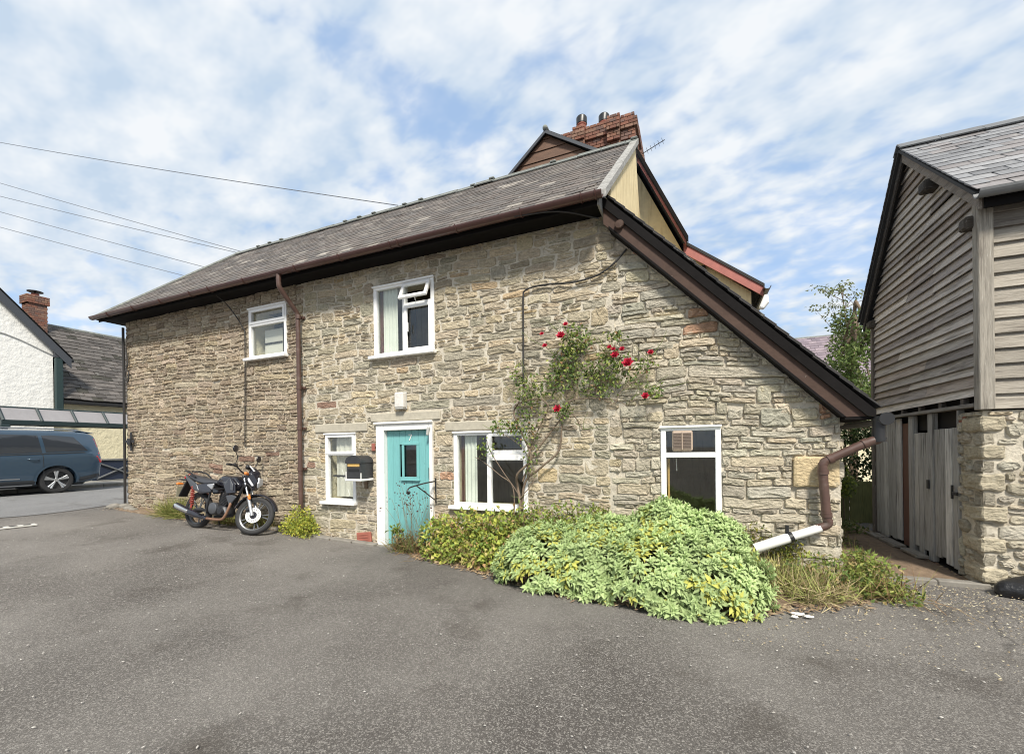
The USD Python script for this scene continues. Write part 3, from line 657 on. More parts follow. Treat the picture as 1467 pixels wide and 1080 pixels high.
# ---- yellow gable above the lean-to
gp = Polygon([(0.06, 2.2), (0.06, EZ + 0.36), (RY, RZ - 0.06), (3.36, 6.0), (3.36, 2.2)])
v, f = extrude(gp, -1.08, -1.02, 'yz'); v[:, 0] += np.clip((v[:, 2] - 4.8) / (RZ - 4.8), 0, 1) * 0.10
put('gable_wall', (v, f), 'render_yellow', HOUSE, label='ochre rendered gable above the lean-to roof')
put('eaves_return', extrude(Polygon([(-0.40, 4.69), (0.055, 4.69), (0.055, 5.12), (-0.40, 4.78)]), -1.10, -1.075, 'yz'), 'lead_white', HOUSE)
# ---- lean-to roof and bargeboard
LT = lambda x: 4.93 - (x + 1.09) * 1.035
lx = np.array([-1.05, 1.76])
g = G()
q = np.array([[lx[0], -0.16, LT(lx[0])], [lx[1], -0.16, LT(lx[1])], [lx[1], 4.5, LT(lx[1])], [lx[0], 4.5, LT(lx[0])]])
g.add(np.vstack([q, q - [0, 0, 0.06]]), [[0, 1, 2], [0, 2, 3], [4, 6, 5], [4, 7, 6], [0, 4, 5], [0, 5, 1], [1, 5, 6], [1, 6, 2], [2, 6, 7], [2, 7, 3], [3, 7, 4], [3, 4, 0]])
LROOF = put('lean_to_roof', g, 'roof_deck', HOUSE)
ang = math.atan(1.035); du = np.array([-math.cos(ang), 0, math.sin(ang)])
llen = 2.81 / math.cos(ang)
sl = slates((lx[1] + 0.02, -0.21, LT(lx[1]) + 0.005), (0, 1, 0), du, 4.7, llen - 0.02, lambda v: (0, 4.7), 0.27, 0.17, ([(0.03, 0.03, 0.032), (0.045, 0.043, 0.043)], [0.6, 0.4]), thick=0.014, lift=0.022, jit=0.01)
put_slates(sl, LROOF, 'slate', 'small_slates', first=40)
def barge(name, x0, x1, top, depth, y0, y1, matn, lab=None, bev=0.006):
    P = Polygon([(x0, top(x0) - depth), (x1, top(x1) - depth), (x1, top(x1)), (x0, top(x0))]).intersection(sbox(-9, 1.915, 9, 9))
    return put(name, extrude(P, y0, y1), matn, HOUSE, label=lab)
barge('bargeboard', -1.07, 1.74, lambda x: LT(x) - 0.12, 0.235, -0.165, -0.135, 'brown_barge', 'broad brown bargeboard sloping down the lean-to')
barge('verge_batten', -1.07, 1.76, lambda x: LT(x) - 0.005, 0.135, -0.20, -0.168, 'black_wood')
barge('batten', -1.0, 1.52, lambda x: LT(x) - 0.325, 0.035, -0.175, -0.01, 'black_wood')
put('eaves_soffit', cbox(1.5, 1.78, -0.165, 4.4, 1.885, 1.91), 'black_wood', HOUSE)
g = G(); g.mesh(trimesh.Trimesh(*lathe([(0, 0), (0.055, 0), (0.058, 0.03), (0.05, 0.045), (0, 0.05)], 18, 'y'))); put('bolt_plate', (g.arr()[0] * [1, -1, 1] + [-0.86, -0.17, 4.49], g.arr()[1]), 'brown_barge', HOUSE)

# ---- windows
def frame_bars(g, x0, x1, z0, z1, t, y0, y1, bev=0.006):
    g.box(x0, x1, y0, y1, z1 - t, z1, bev=bev); g.box(x0, x1, y0, y1, z0, z0 + t, bev=bev)
    g.box(x0, x0 + t, y0 + .001, y1 - .001, z0 + t, z1 - t, bev=bev); g.box(x1 - t, x1, y0 + .001, y1 - .001, z0 + t, z1 - t, bev=bev)
def window(key, label, bars=(), panes=(), sill=True, y=0.03, t=0.065, sash=(), drip=True):
    a, b, lo, hi = OPEN[key]; g = G()
    y0, y1 = y - 0.05, y + 0.03
    frame_bars(g, a, b, lo, hi, t, y0, y1)
    for (x0, x1, z0, z1) in bars: g.box(x0, x1, y0 + 0.002, y1 - 0.002, z0, z1, bev=0.005)
    for (x0, x1, z0, z1) in sash: frame_bars(g, x0, x1, z0, z1, 0.05, y0 - 0.012, y0 + 0.03, 0.005)
    if drip: g.box(a - 0.01, b + 0.01, y0 - 0.03, y0 + 0.01, hi - 0.028, hi - 0.002, bev=0.004)
    W = put('window', g, 'white_frame', HOUSE, label=label)
    for (x0, x1, z0, z1) in panes: put('pane', cbox(x0, x1, y - 0.006, y + 0.002, z0, z1), 'pane', W)
    if sill: put('sill', cbox(a - 0.06, b + 0.03, -0.11, y1, lo - 0.035, lo + 0.018, 0.008), 'white_frame', W)
    put('reveal', frame_reveal(a, b, lo, hi, y1), 'render_cream', W)
    return W
def frame_reveal(a, b, lo, hi, y):
    g = G(); g.box(a - .03, a + 0.005, y, 0.55, lo, hi); g.box(b - 0.005, b + .03, y, 0.55, lo, hi); g.box(a, b, y, 0.55, lo - .03, lo + 0.005); return g.arr()[:2]
def curtain(x0, x1, z0, z1, y, matn, W, folds=4, amp=0.02, name='curtain'):
    n = folds * 8 + 1; xs = np.linspace(x0, x1, n); ys = y + amp * np.sin(np.linspace(0, folds * 2 * PI, n))
    V = np.vstack([np.c_[xs, ys, np.full(n, z0)], np.c_[xs, ys, np.full(n, z1)]]); F = [[i, i + 1, n + i + 1, n + i] for i in range(n - 1)]
    put(name, (V, F), matn, W, smooth=True)
W = window('w1', 'upper white window with its small top light propped open', bars=[(-4.43, -4.37, 3.255, 4.335), (-4.37, -3.875, 3.985, 4.035)], sash=[(-4.385, -3.865, 3.235, 3.995)],
           panes=[(-4.965, -4.43, 3.255, 4.335), (-4.34, -3.91, 3.285, 3.945)])
curtain(-4.90, -4.60, 3.2, 4.4, 0.09, 'curtain', W, 4, 0.018); curtain(-4.98, -4.91, 3.2, 4.4, 0.10, 'rust_board', W, 2, .01, 'dark_curtain')
g = G(); frame_bars(g, -0.27, 0.27, -0.31, 0.0, 0.055, -0.022, 0.022)
a = math.radians(-24); R = np.array([[1, 0, 0], [0, math.cos(a), -math.sin(a)], [0, math.sin(a), math.cos(a)]])
v, f, t = g.arr(); S = put('open_sash', (v @ R.T + [-4.13, -0.03, 4.345], f), 'white_frame', W)
v, f = cbox(-0.215, 0.215, -0.004, 0.004, -0.255, -0.055); put('pane', (v @ R.T + [-4.13, -0.03, 4.345], f), 'pane', S)
put('stay', G().tube([(-4.15, -0.03, 4.04), (-4.10, -0.15, 4.10)], 0.008, 6), 'grey_plastic', W)
put('handle', cbox(-4.315, -4.295, -0.055, -0.03, 3.55, 3.70, .004), 'white_frame', W)
W = window('w2', 'upper left white window with two lights', bars=[(-8.125, -7.195, 4.10, 4.16)], sash=[(-8.15, -7.17, 4.14, 4.43)], panes=[(-8.10, -7.22, 4.19, 4.38), (-8.125, -7.195, 3.515, 4.10)])
put('blind', cbox(-7.95, -7.45, 0.16, 0.17, 3.52, 4.05), 'blind', W); put('blind_rail', cbox(-7.95, -7.45, 0.142, 0.159, 3.76, 3.79), 'dark_inside', W)
W = window('ll', 'small lower window left of the door, partly behind the letter box', bars=[(-6.115, -5.535, 1.53, 1.59)], sash=[(-6.16, -5.49, 1.55, 1.90)], panes=[(-6.10, -5.55, 1.60, 1.85), (-6.115, -5.535, 0.755, 1.53)])
curtain(-6.02, -5.62, 0.78, 1.86, 0.10, 'blind', W, 3, .01, 'net_curtain'); put('blind_cord', G().tube([(-5.98, 0.10, 1.5), (-5.72, 0.10, 0.8)], 0.006, 5), 'white_paint', W)
put('inner_bar', cbox(-6.10, -5.55, 0.09, 0.11, 1.14, 1.17), 'iron_black', W)
W = window('mid', 'wide lower window right of the door behind the rose stems', bars=[(-2.90, -2.835, 0.785, 1.825)], sash=[(-2.86, -2.27, 1.54, 1.85), ], panes=[(-3.415, -2.90, 0.785, 1.825), (-2.81, -2.32, 1.59, 1.80), (-2.835, -2.305, 0.785, 1.50)])
put('transom', cbox(-2.835, -2.305, -0.045, 0.05, 1.44, 1.535, 0.008), 'white_frame', W)
curtain(-3.33, -3.12, 0.78, 1.84, 0.09, 'curtain', W, 3, .012); curtain(-3.42, -3.37, 0.78, 1.84, 0.13, 'rust_board', W, 1, .008, 'brown_curtain')
W = window('right', 'tall white window at the right end with an extractor fan', bars=[(-0.335, 0.235, 1.475, 1.54)], panes=[(-0.335, 0.235, 1.54, 1.815), (-0.335, 0.235, 0.615, 1.475)])
put('fan', hull([((x, 0.0, z), 0.028) for x in (-0.235, -0.045) for z in (1.585, 1.79)], 2), 'fan_beige', W); g = G()
for k in range(11): g.box(-0.245, -0.035, -0.036, -0.028, 1.59 + k * 0.0185, 1.601 + k * 0.0185, bev=.002)
put('fan_louvres', g, 'fan_dark', W); put('fan_bar', cbox(-0.146, -0.134, -0.042, -0.034, 1.575, 1.80), 'fan_beige', W)
put('inner_frame', cbox(-0.325, -0.30, 0.10, 0.13, 0.6, 1.46), 'yellow_label', W); put('pull_cord', G().tube([(-0.22, 0.14, 1.46), (-0.215, 0.14, 1.30)], 0.006, 5), 'white_paint', W)

# ---- door
a, b, lo, hi = OPEN['door']; g = G()
g.box(a, a + 0.165, -0.05, 0.10, -0.02, hi, bev=0.008); g.box(b - 0.06, b, -0.05, 0.10, -0.02, hi, bev=0.008); g.box(a + .165, b - .06, -0.049, 0.10, hi - 0.14, hi - .001, bev=0.008)
g.box(a - 0.02, b + 0.02, -0.085, -0.052, hi - 0.03, hi + 0.004, bev=0.005)
DOOR = put('door', g, 'white_paint', HOUSE, label='turquoise boarded front door in a thick white frame')
px0, px1 = a + 0.17, b - 0.065; n = 7; wdt = (px1 - px0) / n
win = (-4.47, -4.20, 1.16, 1.70)
for k in range(n):
    x0, x1 = px0 + k * wdt, px0 + (k + 1) * wdt - 0.003
    for (z0, z1) in ([(0.02, win[2]), (win[3], 1.935)] if x0 < win[1] - .02 and x1 > win[0] + .02 else [(0.02, 1.935)]):
        put('plank', cbox(x0, x1, 0.04, 0.075, z0, z1, 0.004), 'turquoise', DOOR)
g = G(); frame_bars(g, win[0] - 0.035, win[1] + 0.035, win[2] - 0.04, win[3] + 0.035, 0.045, 0.015, 0.042); g.box(win[0] - 0.05, win[1] + 0.05, 0.0, 0.04, win[2] - 0.06, win[2] - 0.035, bev=.004)
put('light_frame', g, 'turquoise', DOOR); put('glass', cbox(win[0] - .02, win[1] + .02, 0.052, 0.058, win[2] - .02, win[3] + .02), 'pane', DOOR)
tm = meshkit.text_mesh('7', 0.105, 0.006); v = np.array(tm.vertices); v = np.stack([v[:, 0] - 4.385, 0.037 - v[:, 2], v[:, 1] + 1.765], 1)
put('number', (v, np.array(tm.faces)), 'white_paint', DOOR, label='white house number 7')
put('latch', cbox(-3.965, -3.95, 0.0, 0.04, 1.15, 1.32, .003), 'iron_black', DOOR); put('threshold', cbox(a, b, -0.10, 0.12, -0.05, 0.012, 0.01), 'kerb_stone', DOOR)
put('door_closer', hull([((-3.93, -0.07, 1.86), .022), ((-3.905, -0.07, 1.96), .028)], 1), 'grey_plastic', DOOR)
# ---- fittings on the wall
g = G(); g.add(*[(lambda m: (m.vertices, m.faces))(hull([((x, -0.10 + dy, z), 0.03) for x in (-4.505, -4.385) for z in (2.33, 2.53) for dy in (0, 0.05)], 2))][0])
LAMP = put('wall_lamp', g, 'lamp_white', HOUSE, smooth=40, label='white bulkhead lamp above the door'); put('lamp_base', cbox(-4.53, -4.36, -0.03, 0.0, 2.29, 2.57, .006), 'grey_plastic', LAMP)
put('lamp_cap', cbox(-4.52, -4.37, -0.12, -0.03, 2.285, 2.302, .005), 'grey_plastic', LAMP)
g = G(); B0 = np.array([-3.80, -0.045, 0.0])
P = lambda d, z: (-3.80, -0.045 - d, z)
g.tube([P(0, 0.76), P(0, 1.16)], 0.013, 6); g.tube(smoothpath([P(0, 1.11), P(0.3, 1.10), P(0.62, 1.075), P(0.70, 1.055), P(0.735, 1.02), P(0.725, .985), P(0.69, 0.98), P(0.675, 1.0)], 5), 0.011, 6); g.tube([P(0, 0.80), P(0.52, 1.085)], 0.010, 6)
g.mesh(trimesh.creation.icosphere(1, 0.022).apply_translation(P(0.69, 1.0)))
put('hanging_bracket', g, 'iron_black', HOUSE, label='black iron hanging-basket bracket beside the door')
g = G(); R = np.array([[math.cos(.12), 0, -math.sin(.12)], [0, 1, 0], [math.sin(.12), 0, math.cos(.12)]]); g.box(-0.155, 0.155, -0.02, 0.02, -0.085, 0.085, bev=.008, R=R, at=(-5.26, -0.055, 0.115))
for k in range(3): g.box(-0.10, 0.10, -0.028, -0.02, -0.055 + k * .045, -0.03 + k * .045, bev=.003, R=R, at=(-5.26, -0.055, 0.115))
put('air_brick', g, 'terracotta', HOUSE)
g = G(); g.box(-12.31, -12.25, -0.075, -0.05, 1.66, 2.10, bev=.008); g.box(-12.46, -12.10, -0.10, -0.076, 1.85, 1.92, bev=.008); g.box(-12.35, -12.21, -0.12, -0.10, 1.81, 1.96, bev=.01)
put('wall_tie', g, 'iron_black', HOUSE, label='black iron cross-shaped wall tie near the left corner')
put('corner_pipe', G().tube([(-12.50, -0.09, 4.6), (-12.50, -0.085, 3.4), (-12.52, -0.085, 0.36)], 0.028, 8), 'cable', HOUSE)
# ---- lean-to rainwater pipe and gutter
LG = put('side_gutter', (lambda vf: (np.stack([1.84 + (vf[0][:, 1] + 0.475), vf[0][:, 0], vf[0][:, 2] - 2.92], 1), vf[1][:, ::-1]))(halfpipe(-0.22, 4.4, -0.475, 4.80, 0.065)), 'hopper_grey', HOUSE)
put('gutter_end', G().tube([(1.84, -0.225, 1.88), (1.84, -0.21, 1.88)], 0.066, 14), 'black_metal', LG)
g = G(); g.add(*lathe([(0.0, -0.02), (0.062, -0.02), (0.064, 0.02), (0.058, 0.03), (0.056, 0.20), (0.062, 0.21), (0.062, 0.25), (0, 0.25)], 16), ); v, f, t = g.arr()
put('pipe_outlet', (v + [1.80, -0.14, 1.66], f), 'black_metal', HOUSE, smooth=40)
g = G(); p = [(1.80, -0.14, 1.70), (1.785, -0.14, 1.66), (1.70, -0.14, 1.635), (1.36, -0.14, 1.455), (1.31, -0.14, 1.41), (1.30, -0.14, 1.34), (1.33, -0.14, 0.84), (1.345, -0.14, 0.77), (1.32, -0.14, 0.725), (1.24, -0.145, 0.69)]
g.tube(smoothpath(p, 5), 0.046, 14)
for q0, q1 in (((1.70, -.14, 1.635), (1.66, -.14, 1.614)), ((1.39, -.14, 1.471), (1.35, -.14, 1.45)), ((1.302, -.14, 1.34), (1.304, -.14, 1.29)), ((1.33, -.14, .87), (1.333, -.14, .82))): g.tube([q0, q1], 0.054, 14)
put('rain_pipe', g, 'brown_pipe', HOUSE, smooth=40, label='brown angled rain pipe on the lean-to corner')
g = G(); g.tube([(1.27, -0.145, 0.70), (0.98, -0.19, 0.585)], 0.045, 14); g.tube([(1.0, -0.187, 0.593), (0.62, -0.25, 0.44)], 0.055, 14)
WP = put('waste_pipe', g, 'white_paint', HOUSE, smooth=40, label='white plastic pipe running off the brown rain pipe')
put('pipe_clip', G().tube([(1.0, -0.187, 0.593), (0.965, -0.193, 0.579)], 0.062, 14).box(0.93, 0.965, -0.21, -0.18, 0.62, 0.72, bev=.005), 'black_metal', WP)
# ---------------------------------------------------------------- taller house behind
REAR = thing('rear_house', 'taller house behind with brown boarded gable, ochre walls and big brick chimney', 'house')
prof = [(-6.6, 0.0), (1.02, 0.0), (1.02, 4.52), (-0.17, 5.50), (-1.03, 7.30), (-1.82, 7.86), (-2.98, 8.66), (-3.87, 7.94), (-5.2, 6.8), (-6.6, 5.6)]
put('wall', extrude(Polygon(prof), 3.40, 9.5), 'render_yellow', REAR)
# brown boards on the gable top
gt = Polygon([(-3.87, 7.92), (-2.98, 8.64), (-1.82, 7.84), (-1.03, 7.30), (-1.03, 6.3), (-5.4, 6.3), (-5.2, 6.8)])
z = 6.5; k = 0
while z < 8.65:
    c = gt.intersection(sbox(-6, z, -1.06, min(z + 0.222, 8.66)))
    if not c.is_empty and c.area > 0.004:
        vv, ff = extrude(c, 0, 0.022); zz = (vv[:, 2] - z) / 0.222; vv[:, 1] = 3.378 - vv[:, 1] + 0.02 * (zz - 1) ; put('board', (vv, ff), 'brown_boards', REAR)
    z += 0.228; k += 1
def roofslab(pts, y0, y1, th, name, matn, parent, lift=0.0):
    """a roof skin along a profile polyline in x-z, between two depths"""
    p = np.array(pts, float); n = len(p); up = np.array([0, 0, th])
    V = []
    for y in (y0, y1):
        for q in p: V.append([q[0], y, q[1] + lift]);
        for q in p: V.append([q[0], y, q[1] + lift + th])
    F = []; N = 2 * n
    for i in range(n - 1):
        F += [[n + i, n + i + 1, N + n + i + 1, N + n + i], [i, N + i, N + i + 1, i + 1], [i, i + 1, n + i + 1, n + i], [N + i, N + n + i, N + n + i + 1, N + i + 1]]
    F += [[0, n, N + n, N], [n - 1, N + n - 1, N + 2 * n - 1, 2 * n - 1]]
    return put(name, (np.array(V), np.array(F)), matn, parent)
roofslab([(-1.00, 7.42), (-0.08, 5.50)], 2.98, 9.5, 0.10, 'steep_roof', 'roof_deck', REAR, 0.0)
roofslab([(-0.10, 5.55), (1.22, 4.52)], 3.22, 9.5, 0.06, 'eaves_roof', 'roof_deck', REAR)
roofslab([(-5.4, 6.66), (-2.98, 8.68), (-0.98, 7.36)], 3.28, 9.5, 0.05, 'ridge_roof', 'roof_deck', REAR)
def slope_board(name, a, b, depth, y0, y1, matn, parent, top=0.0):
    P = Polygon([(a[0], a[1] + top - depth), (b[0], b[1] + top - depth), (b[0], b[1] + top), (a[0], a[1] + top)])
    return put(name, extrude(P, y0, y1), matn, parent)
slope_board('gable_trim', (-2.98, 8.70), (-1.60, 7.80), 0.075, 3.25, 3.279, 'grey_barge', REAR); slope_board('gable_trim', (-4.1, 7.75), (-2.98, 8.70), 0.075, 3.25, 3.279, 'grey_barge', REAR)
put('ridge_tile', hull([((-2.98, y, 8.74), 0.06) for y in (3.26, 3.66)], 1), 'ridge', REAR)
slope_board('steep_bargeboard', (-1.01, 7.45), (-0.10, 5.56), 0.10, 3.01, 3.03, 'red_barge', REAR)
slope_board('steep_trim', (-0.98, 7.55), (-0.06, 5.60), 0.13, 2.96, 2.979, 'black_wood', REAR)
slope_board('red_bargeboard', (-0.15, 5.60), (1.20, 4.56), 0.20, 3.24, 3.27, 'red_barge', REAR)
g = G(); g.add(*[(lambda vf: (np.stack([1.25 + (vf[0][:, 1] + .475), vf[0][:, 0], vf[0][:, 2] - 0.36], 1), vf[1][:, ::-1]))(halfpipe(3.12, 9.4, -0.475, 4.86, 0.062))][0])
put('gutter', g, 'black_metal', REAR); put('gutter_end', hull([((1.16, 3.1, 4.12), 0.05), ((1.22, 3.1, 4.2), 0.05), ((1.22, 3.1, 4.30), 0.04)], 1), 'white_frame', REAR)
put('vent_block', cbox(0.04, 0.24, 3.33, 3.40, 5.02, 5.14, .01), 'engine', REAR)
for k in range(9):
    g = G(); x = -1.0 + (k + .5) / 9 * 0.92; zz = 7.25 - (x + 1.02) * 2.09; g.box(x - .03, x + .03, 3.05, 3.40, zz - 0.11, zz - 0.04, bev=.006)

# chimney: a stack with pilasters; every brick its own part
CH = put('chimney', cbox(-2.78, -1.36, 4.33, 5.5, 6.5, 9.05), 'brick_mortar', REAR, label='red brick chimney stack with stepped courses')
def plan(x):           # how far the face stands out at x (pilaster at both ends)
    return 0.0
BP = [(0.20, 0.095, 0.068), (0.225, 0.115, 0.08), (0.17, 0.085, 0.064), (0.215, 0.13, 0.095), (0.15, 0.095, 0.08)]
fx = [(-2.86, -2.60, 0.0), (-2.60, -2.34, -0.10), (-2.34, -1.72, 0.0), (-1.72, -1.50, -0.14), (-1.50, -1.28, -0.02)]
fx = [(-2.92, -2.60, 0.02), (-2.60, -2.30, -0.09), (-2.30, -1.78, 0.02), (-1.78, -1.48, -0.11), (-1.48, -1.22, 0.0)]
row = 0; zz = 7.6
while zz < 9.18:
    ov = 0.0
    if zz > 8.62: ov = 0.07
    if zz > 8.80: ov = 0.12
    if 8.30 < zz < 8.44: ov = 0.06
    if zz > 9.08: ov = 0.05
    h = 0.075
    for (a, b, dy) in fx:
        a2, b2 = a - (ov if a == fx[0][0] else 0), b + (ov if b == fx[-1][1] else 0)
        m = max(1, round((b2 - a2) / 0.2)); w = (b2 - a2) / m; o = w / 2 if row % 2 and m > 1 else 0
        xs = [a2] + [a2 + o + w * i for i in range(0 if o else 1, m)] + [b2]
        for x0, x1 in zip(xs[:-1], xs[1:]):
            if x1 - x0 < 0.02: continue
            put('brick', G().box(x0 + .005, x1 - .005, 4.30 + dy - ov - rng.uniform(0, .006), 4.55, zz + .005, zz + h - .004, bev=.006, tint=np.array(BP[rng.integers(5)]) * rng.uniform(.8, 1.2)), 'brick', CH)
    # right return
    for y0 in np.arange(4.56, 5.5, 0.225): put('brick', G().box(-1.40, -1.22 + ov, y0, y0 + .215, zz + .005, zz + h - .004, bev=.006, tint=np.array(BP[rng.integers(5)]) * rng.uniform(.8, 1.2)), 'brick', CH)
    zz += h; row += 1
put('cap', cbox(-2.85, -1.28, 4.34, 5.5, 9.06, 9.30, 0.08), 'brick_mortar', CH)
for x, y in ((-2.43, 4.46), (-1.92, 4.62)):
    P_ = put('chimney_pot', lathe([(0.10, 0), (0.115, 0.03), (0.10, 0.06), (0.10, 0.14), (0.118, 0.16), (0.118, 0.2), (0.08, 0.2), (0.08, 0.1)], 18, at=(x, y - .04, 9.25)), 'terracotta', REAR, smooth=40)
    put('cowl', lathe([(0.11, 0), (0.13, 0.02), (0.13, 0.17), (0.11, 0.2), (0.05, 0.215), (0, 0.22)], 18, at=(x, y - .04, 9.42)), 'black_metal', P_, smooth=40)
put('side_stack', cbox(-1.22, -1.05, 4.7, 5.3, 7.4, 8.62, .02), 'brick_mortar', REAR)
for r in range(8):
    for k in range(3): put('brick', G().box(-1.235, -1.03, 4.68 + k * .215, 4.885 + k * .215, 8.02 + r * .075, 8.09 + r * .075, bev=.005, tint=np.array(BP[rng.integers(5)])), 'brick', CH)
g = G(); g.tube([(-1.0, 3.0, 7.2), (-0.98, 3.0, 7.42)], 0.012, 6); g.tube([(-0.99, 3.0, 7.37), (-0.46, 2.95, 7.53)], 0.008, 6)
for k in range(7):
    t = k / 6; c = np.array([-0.93, 3.0, 7.39]) * (1 - t) + np.array([-0.50, 2.95, 7.518]) * t; g.tube([c + [-.015, -.02, .05], c + [.015, .02, -.05]], 0.0035, 5)
put('aerial', g, 'iron_black', REAR, label='television aerial beside the ridge end')

# ---------------------------------------------------------------- the timber barn on the right
BARN = thing('timber_barn', 'weathered grey weatherboarded barn on a stone base with plank doors', 'barn')
BX, BYF, BYB, BEND = 2.95, 0.60, 3.66, 9.5
APY, APZ, EFZ, EBZ = 2.22, 5.92, 4.33, 3.95
WT = [(0.40, 0.365, 0.335), (0.46, 0.425, 0.385), (0.31, 0.28, 0.26), (0.52, 0.48, 0.43), (0.36, 0.31, 0.27)]
wt = lambda f=1.0: np.array(WT[rng.integers(5)]) * rng.uniform(0.8, 1.2) * f
gab = Polygon([(BYF, 2.12), (BYB, 2.12), (BYB, EBZ), (APY, APZ), (BYF, EFZ)])
put('gable_lining', extrude(gab, BX + 0.06, BX + 0.10, 'yz'), 'dark_inside', BARN)
z = 2.13; k = 0
def lap_board(poly_pts, n_out, thick, lift): pass
while z < APZ - 0.1:
    h = rng.uniform(0.105, 0.14); c = gab.intersection(sbox(0, z, 9, z + h + 0.02))
    if not c.is_empty and c.area > 0.01:
        y0, _, y1, _ = c.bounds
        cuts = [y0, y1]
        if y1 - y0 > 1.6 and rng.random() < 0.6: cuts = [y0, y0 + (y1 - y0) * rng.uniform(.3, .7), y1]
        for a, b in zip(cuts[:-1], cuts[1:]):
            cc = c.intersection(sbox(a + .002, 0, b - .002, 9))
            if cc.is_empty or cc.geom_type != 'Polygon': continue
            vv, ff = extrude(cc, 0, 0.018, 'yz'); t = (vv[:, 2] - z) / h; tilt = rng.normal(0, 0.008)
            vv[:, 0] = BX + 0.03 - vv[:, 0] - 0.032 * (1 - t)
            vv[:, 2] += (vv[:, 1] - (a + b) / 2) * tilt + rng.normal(0, .004)
            put('gable_board', G().add(vv, ff[:, ::-1], wt(0.95)), 'wood_along_y', BARN)
    z += h
put('purlin_end', G().box(BX - 0.16, BX + 0.1, 1.42, 1.60, 4.92, 5.06, bev=.02, tint=(0.05, 0.045, 0.04)), 'wood_along_x', BARN); put('plate_end', G().box(BX - 0.13, BX + 0.1, 0.60, 0.74, 4.02, 4.16, bev=.02, tint=(0.07, 0.06, 0.05)), 'wood_along_x', BARN)
put('plate_end', G().box(BX - 0.10, BX + 0.1, 3.56, 3.72, 3.66, 3.78, bev=.02, tint=(0.07, 0.06, 0.05)), 'wood_along_x', BARN)
put('corner_post', G().box(BX - 0.055, BX + 0.075, BYF - 0.075, BYF + 0.04, 1.98, 4.30, bev=.008, tint=(0.30, 0.275, 0.235)), 'wood_along_z', BARN, label='pale corner post')
put('rear_post', G().box(BX - 0.04, BX + 0.06, BYB - 0.03, BYB + 0.06, 0.0, 3.8, bev=.008, tint=(0.15, 0.13, 0.11)), 'wood_along_z', BARN)
# front weatherboards
put('front_lining', cbox(BX + 0.06, BEND, BYF + 0.03, BYF + 0.06, 1.98, EFZ), 'dark_inside', BARN)
z = 1.985
while z < EFZ - 0.05:
    h = 0.165; x = BX + 0.08
    while x < BEND:
        L = rng.uniform(2.2, 3.4); x1 = min(x + L, BEND)
        vv, ff = cbox(x, x1 - .004, 0, 0.02, z, z + h + 0.02, .003); t = (vv[:, 2] - z) / h; vv[:, 1] = BYF + 0.01 + (vv[:, 1] - 0.02) - 0.035 * (1 - t); vv[:, 2] += (vv[:, 0] - x) * rng.normal(0, .003)
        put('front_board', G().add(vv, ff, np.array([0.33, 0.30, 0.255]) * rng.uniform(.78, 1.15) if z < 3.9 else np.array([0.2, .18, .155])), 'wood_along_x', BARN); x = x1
    z += h
# roof
vf = np.array([0, APY - (BYF - 0.22), APZ - (EFZ - 0.02)]); vlen = np.linalg.norm(vf); vd = vf / vlen
g = G(); e0, e1 = BX - 0.14, BEND + .2
q = np.array([[e0, BYF - 0.22, EFZ - .02], [e1, BYF - .22, EFZ - .02], [e1, APY, APZ + .02], [e0, APY, APZ + .02], [e1, BYB + .22, EBZ - .12], [e0, BYB + .22, EBZ - .12]])
g.add(np.vstack([q, q - [0, 0, .045]]), [[0, 1, 2], [0, 2, 3], [3, 2, 4], [3, 4, 5], [6, 8, 7], [6, 9, 8], [9, 10, 8], [9, 11, 10], [0, 6, 7], [0, 7, 1], [0, 3, 9], [0, 9, 6], [3, 5, 11], [3, 11, 9], [5, 4, 10], [5, 10, 11], [1, 7, 8], [1, 8, 2], [2, 8, 10], [2, 10, 4]])
BR = put('roof', g, 'roof_deck', BARN)
SP2 = ([(0.175, 0.19, 0.21), (0.14, 0.152, 0.17), (0.21, 0.225, 0.245), (0.165, 0.165, 0.175)], [.4, .25, .2, .15])
sl = slates((e0, BYF - 0.24, EFZ - .02), (1, 0, 0), vd, BEND - e0, vlen - .03, lambda v: (0, BEND - e0), 0.30, 0.158, SP2, jit=0.009)
put_slates(sl, BR, 'slate', 'small_slates')
vb = np.array([0, APY - (BYB + .22), APZ - (EBZ - .1)]); vbl = np.linalg.norm(vb)
sl = slates((e0 - .02, BYB + 0.24, EBZ - .11), (1, 0, 0), vb / vbl, 2.0, vbl - .03, lambda v: (0, 2.0), 0.30, 0.16, ([(0.04, .04, .042)], [1.0]), thick=.014, lift=.025, jit=.012)
put_slates(sl, BR, 'rear_slate', 'small_rear_slates', first=60)
for k in range(14):
    g = G(); x0 = e0 - .02 + k * 0.46
    for s in (-1, 1):
        a = math.radians(43) * s; R = np.array([[1, 0, 0], [0, math.cos(a), -math.sin(a)], [0, math.sin(a), math.cos(a)]]); g.box(0, 0.452, min(0, -0.16 * s), max(0, -0.16 * s), 0.0, 0.018, R=R)
    v, f, t = g.arr(); put('ridge_tile', (v + [x0, APY, APZ + .075 + rng.normal(0, .004)], f), 'gutter_grey', BARN)
def yz_board(name, a, b, depth, x0, x1, matn, tint):
    P = Polygon([(a[0], a[1] - depth), (b[0], b[1] - depth), (b[0], b[1]), (a[0], a[1])]); vv, ff = extrude(P, x0, x1, 'yz'); put(name, G().add(vv, ff, tint), matn, BARN)
yz_board('verge_board', (BYF - .2, EFZ - .06), (APY, APZ - .04), 0.14, BX - 0.10, BX - 0.075, 'wood_along_y', (0.20, 0.175, 0.15)); yz_board('verge_board', (APY, APZ - .04), (BYB + .2, EBZ - .16), 0.14, BX - 0.10, BX - 0.075, 'wood_along_y', (0.05, 0.045, 0.042))
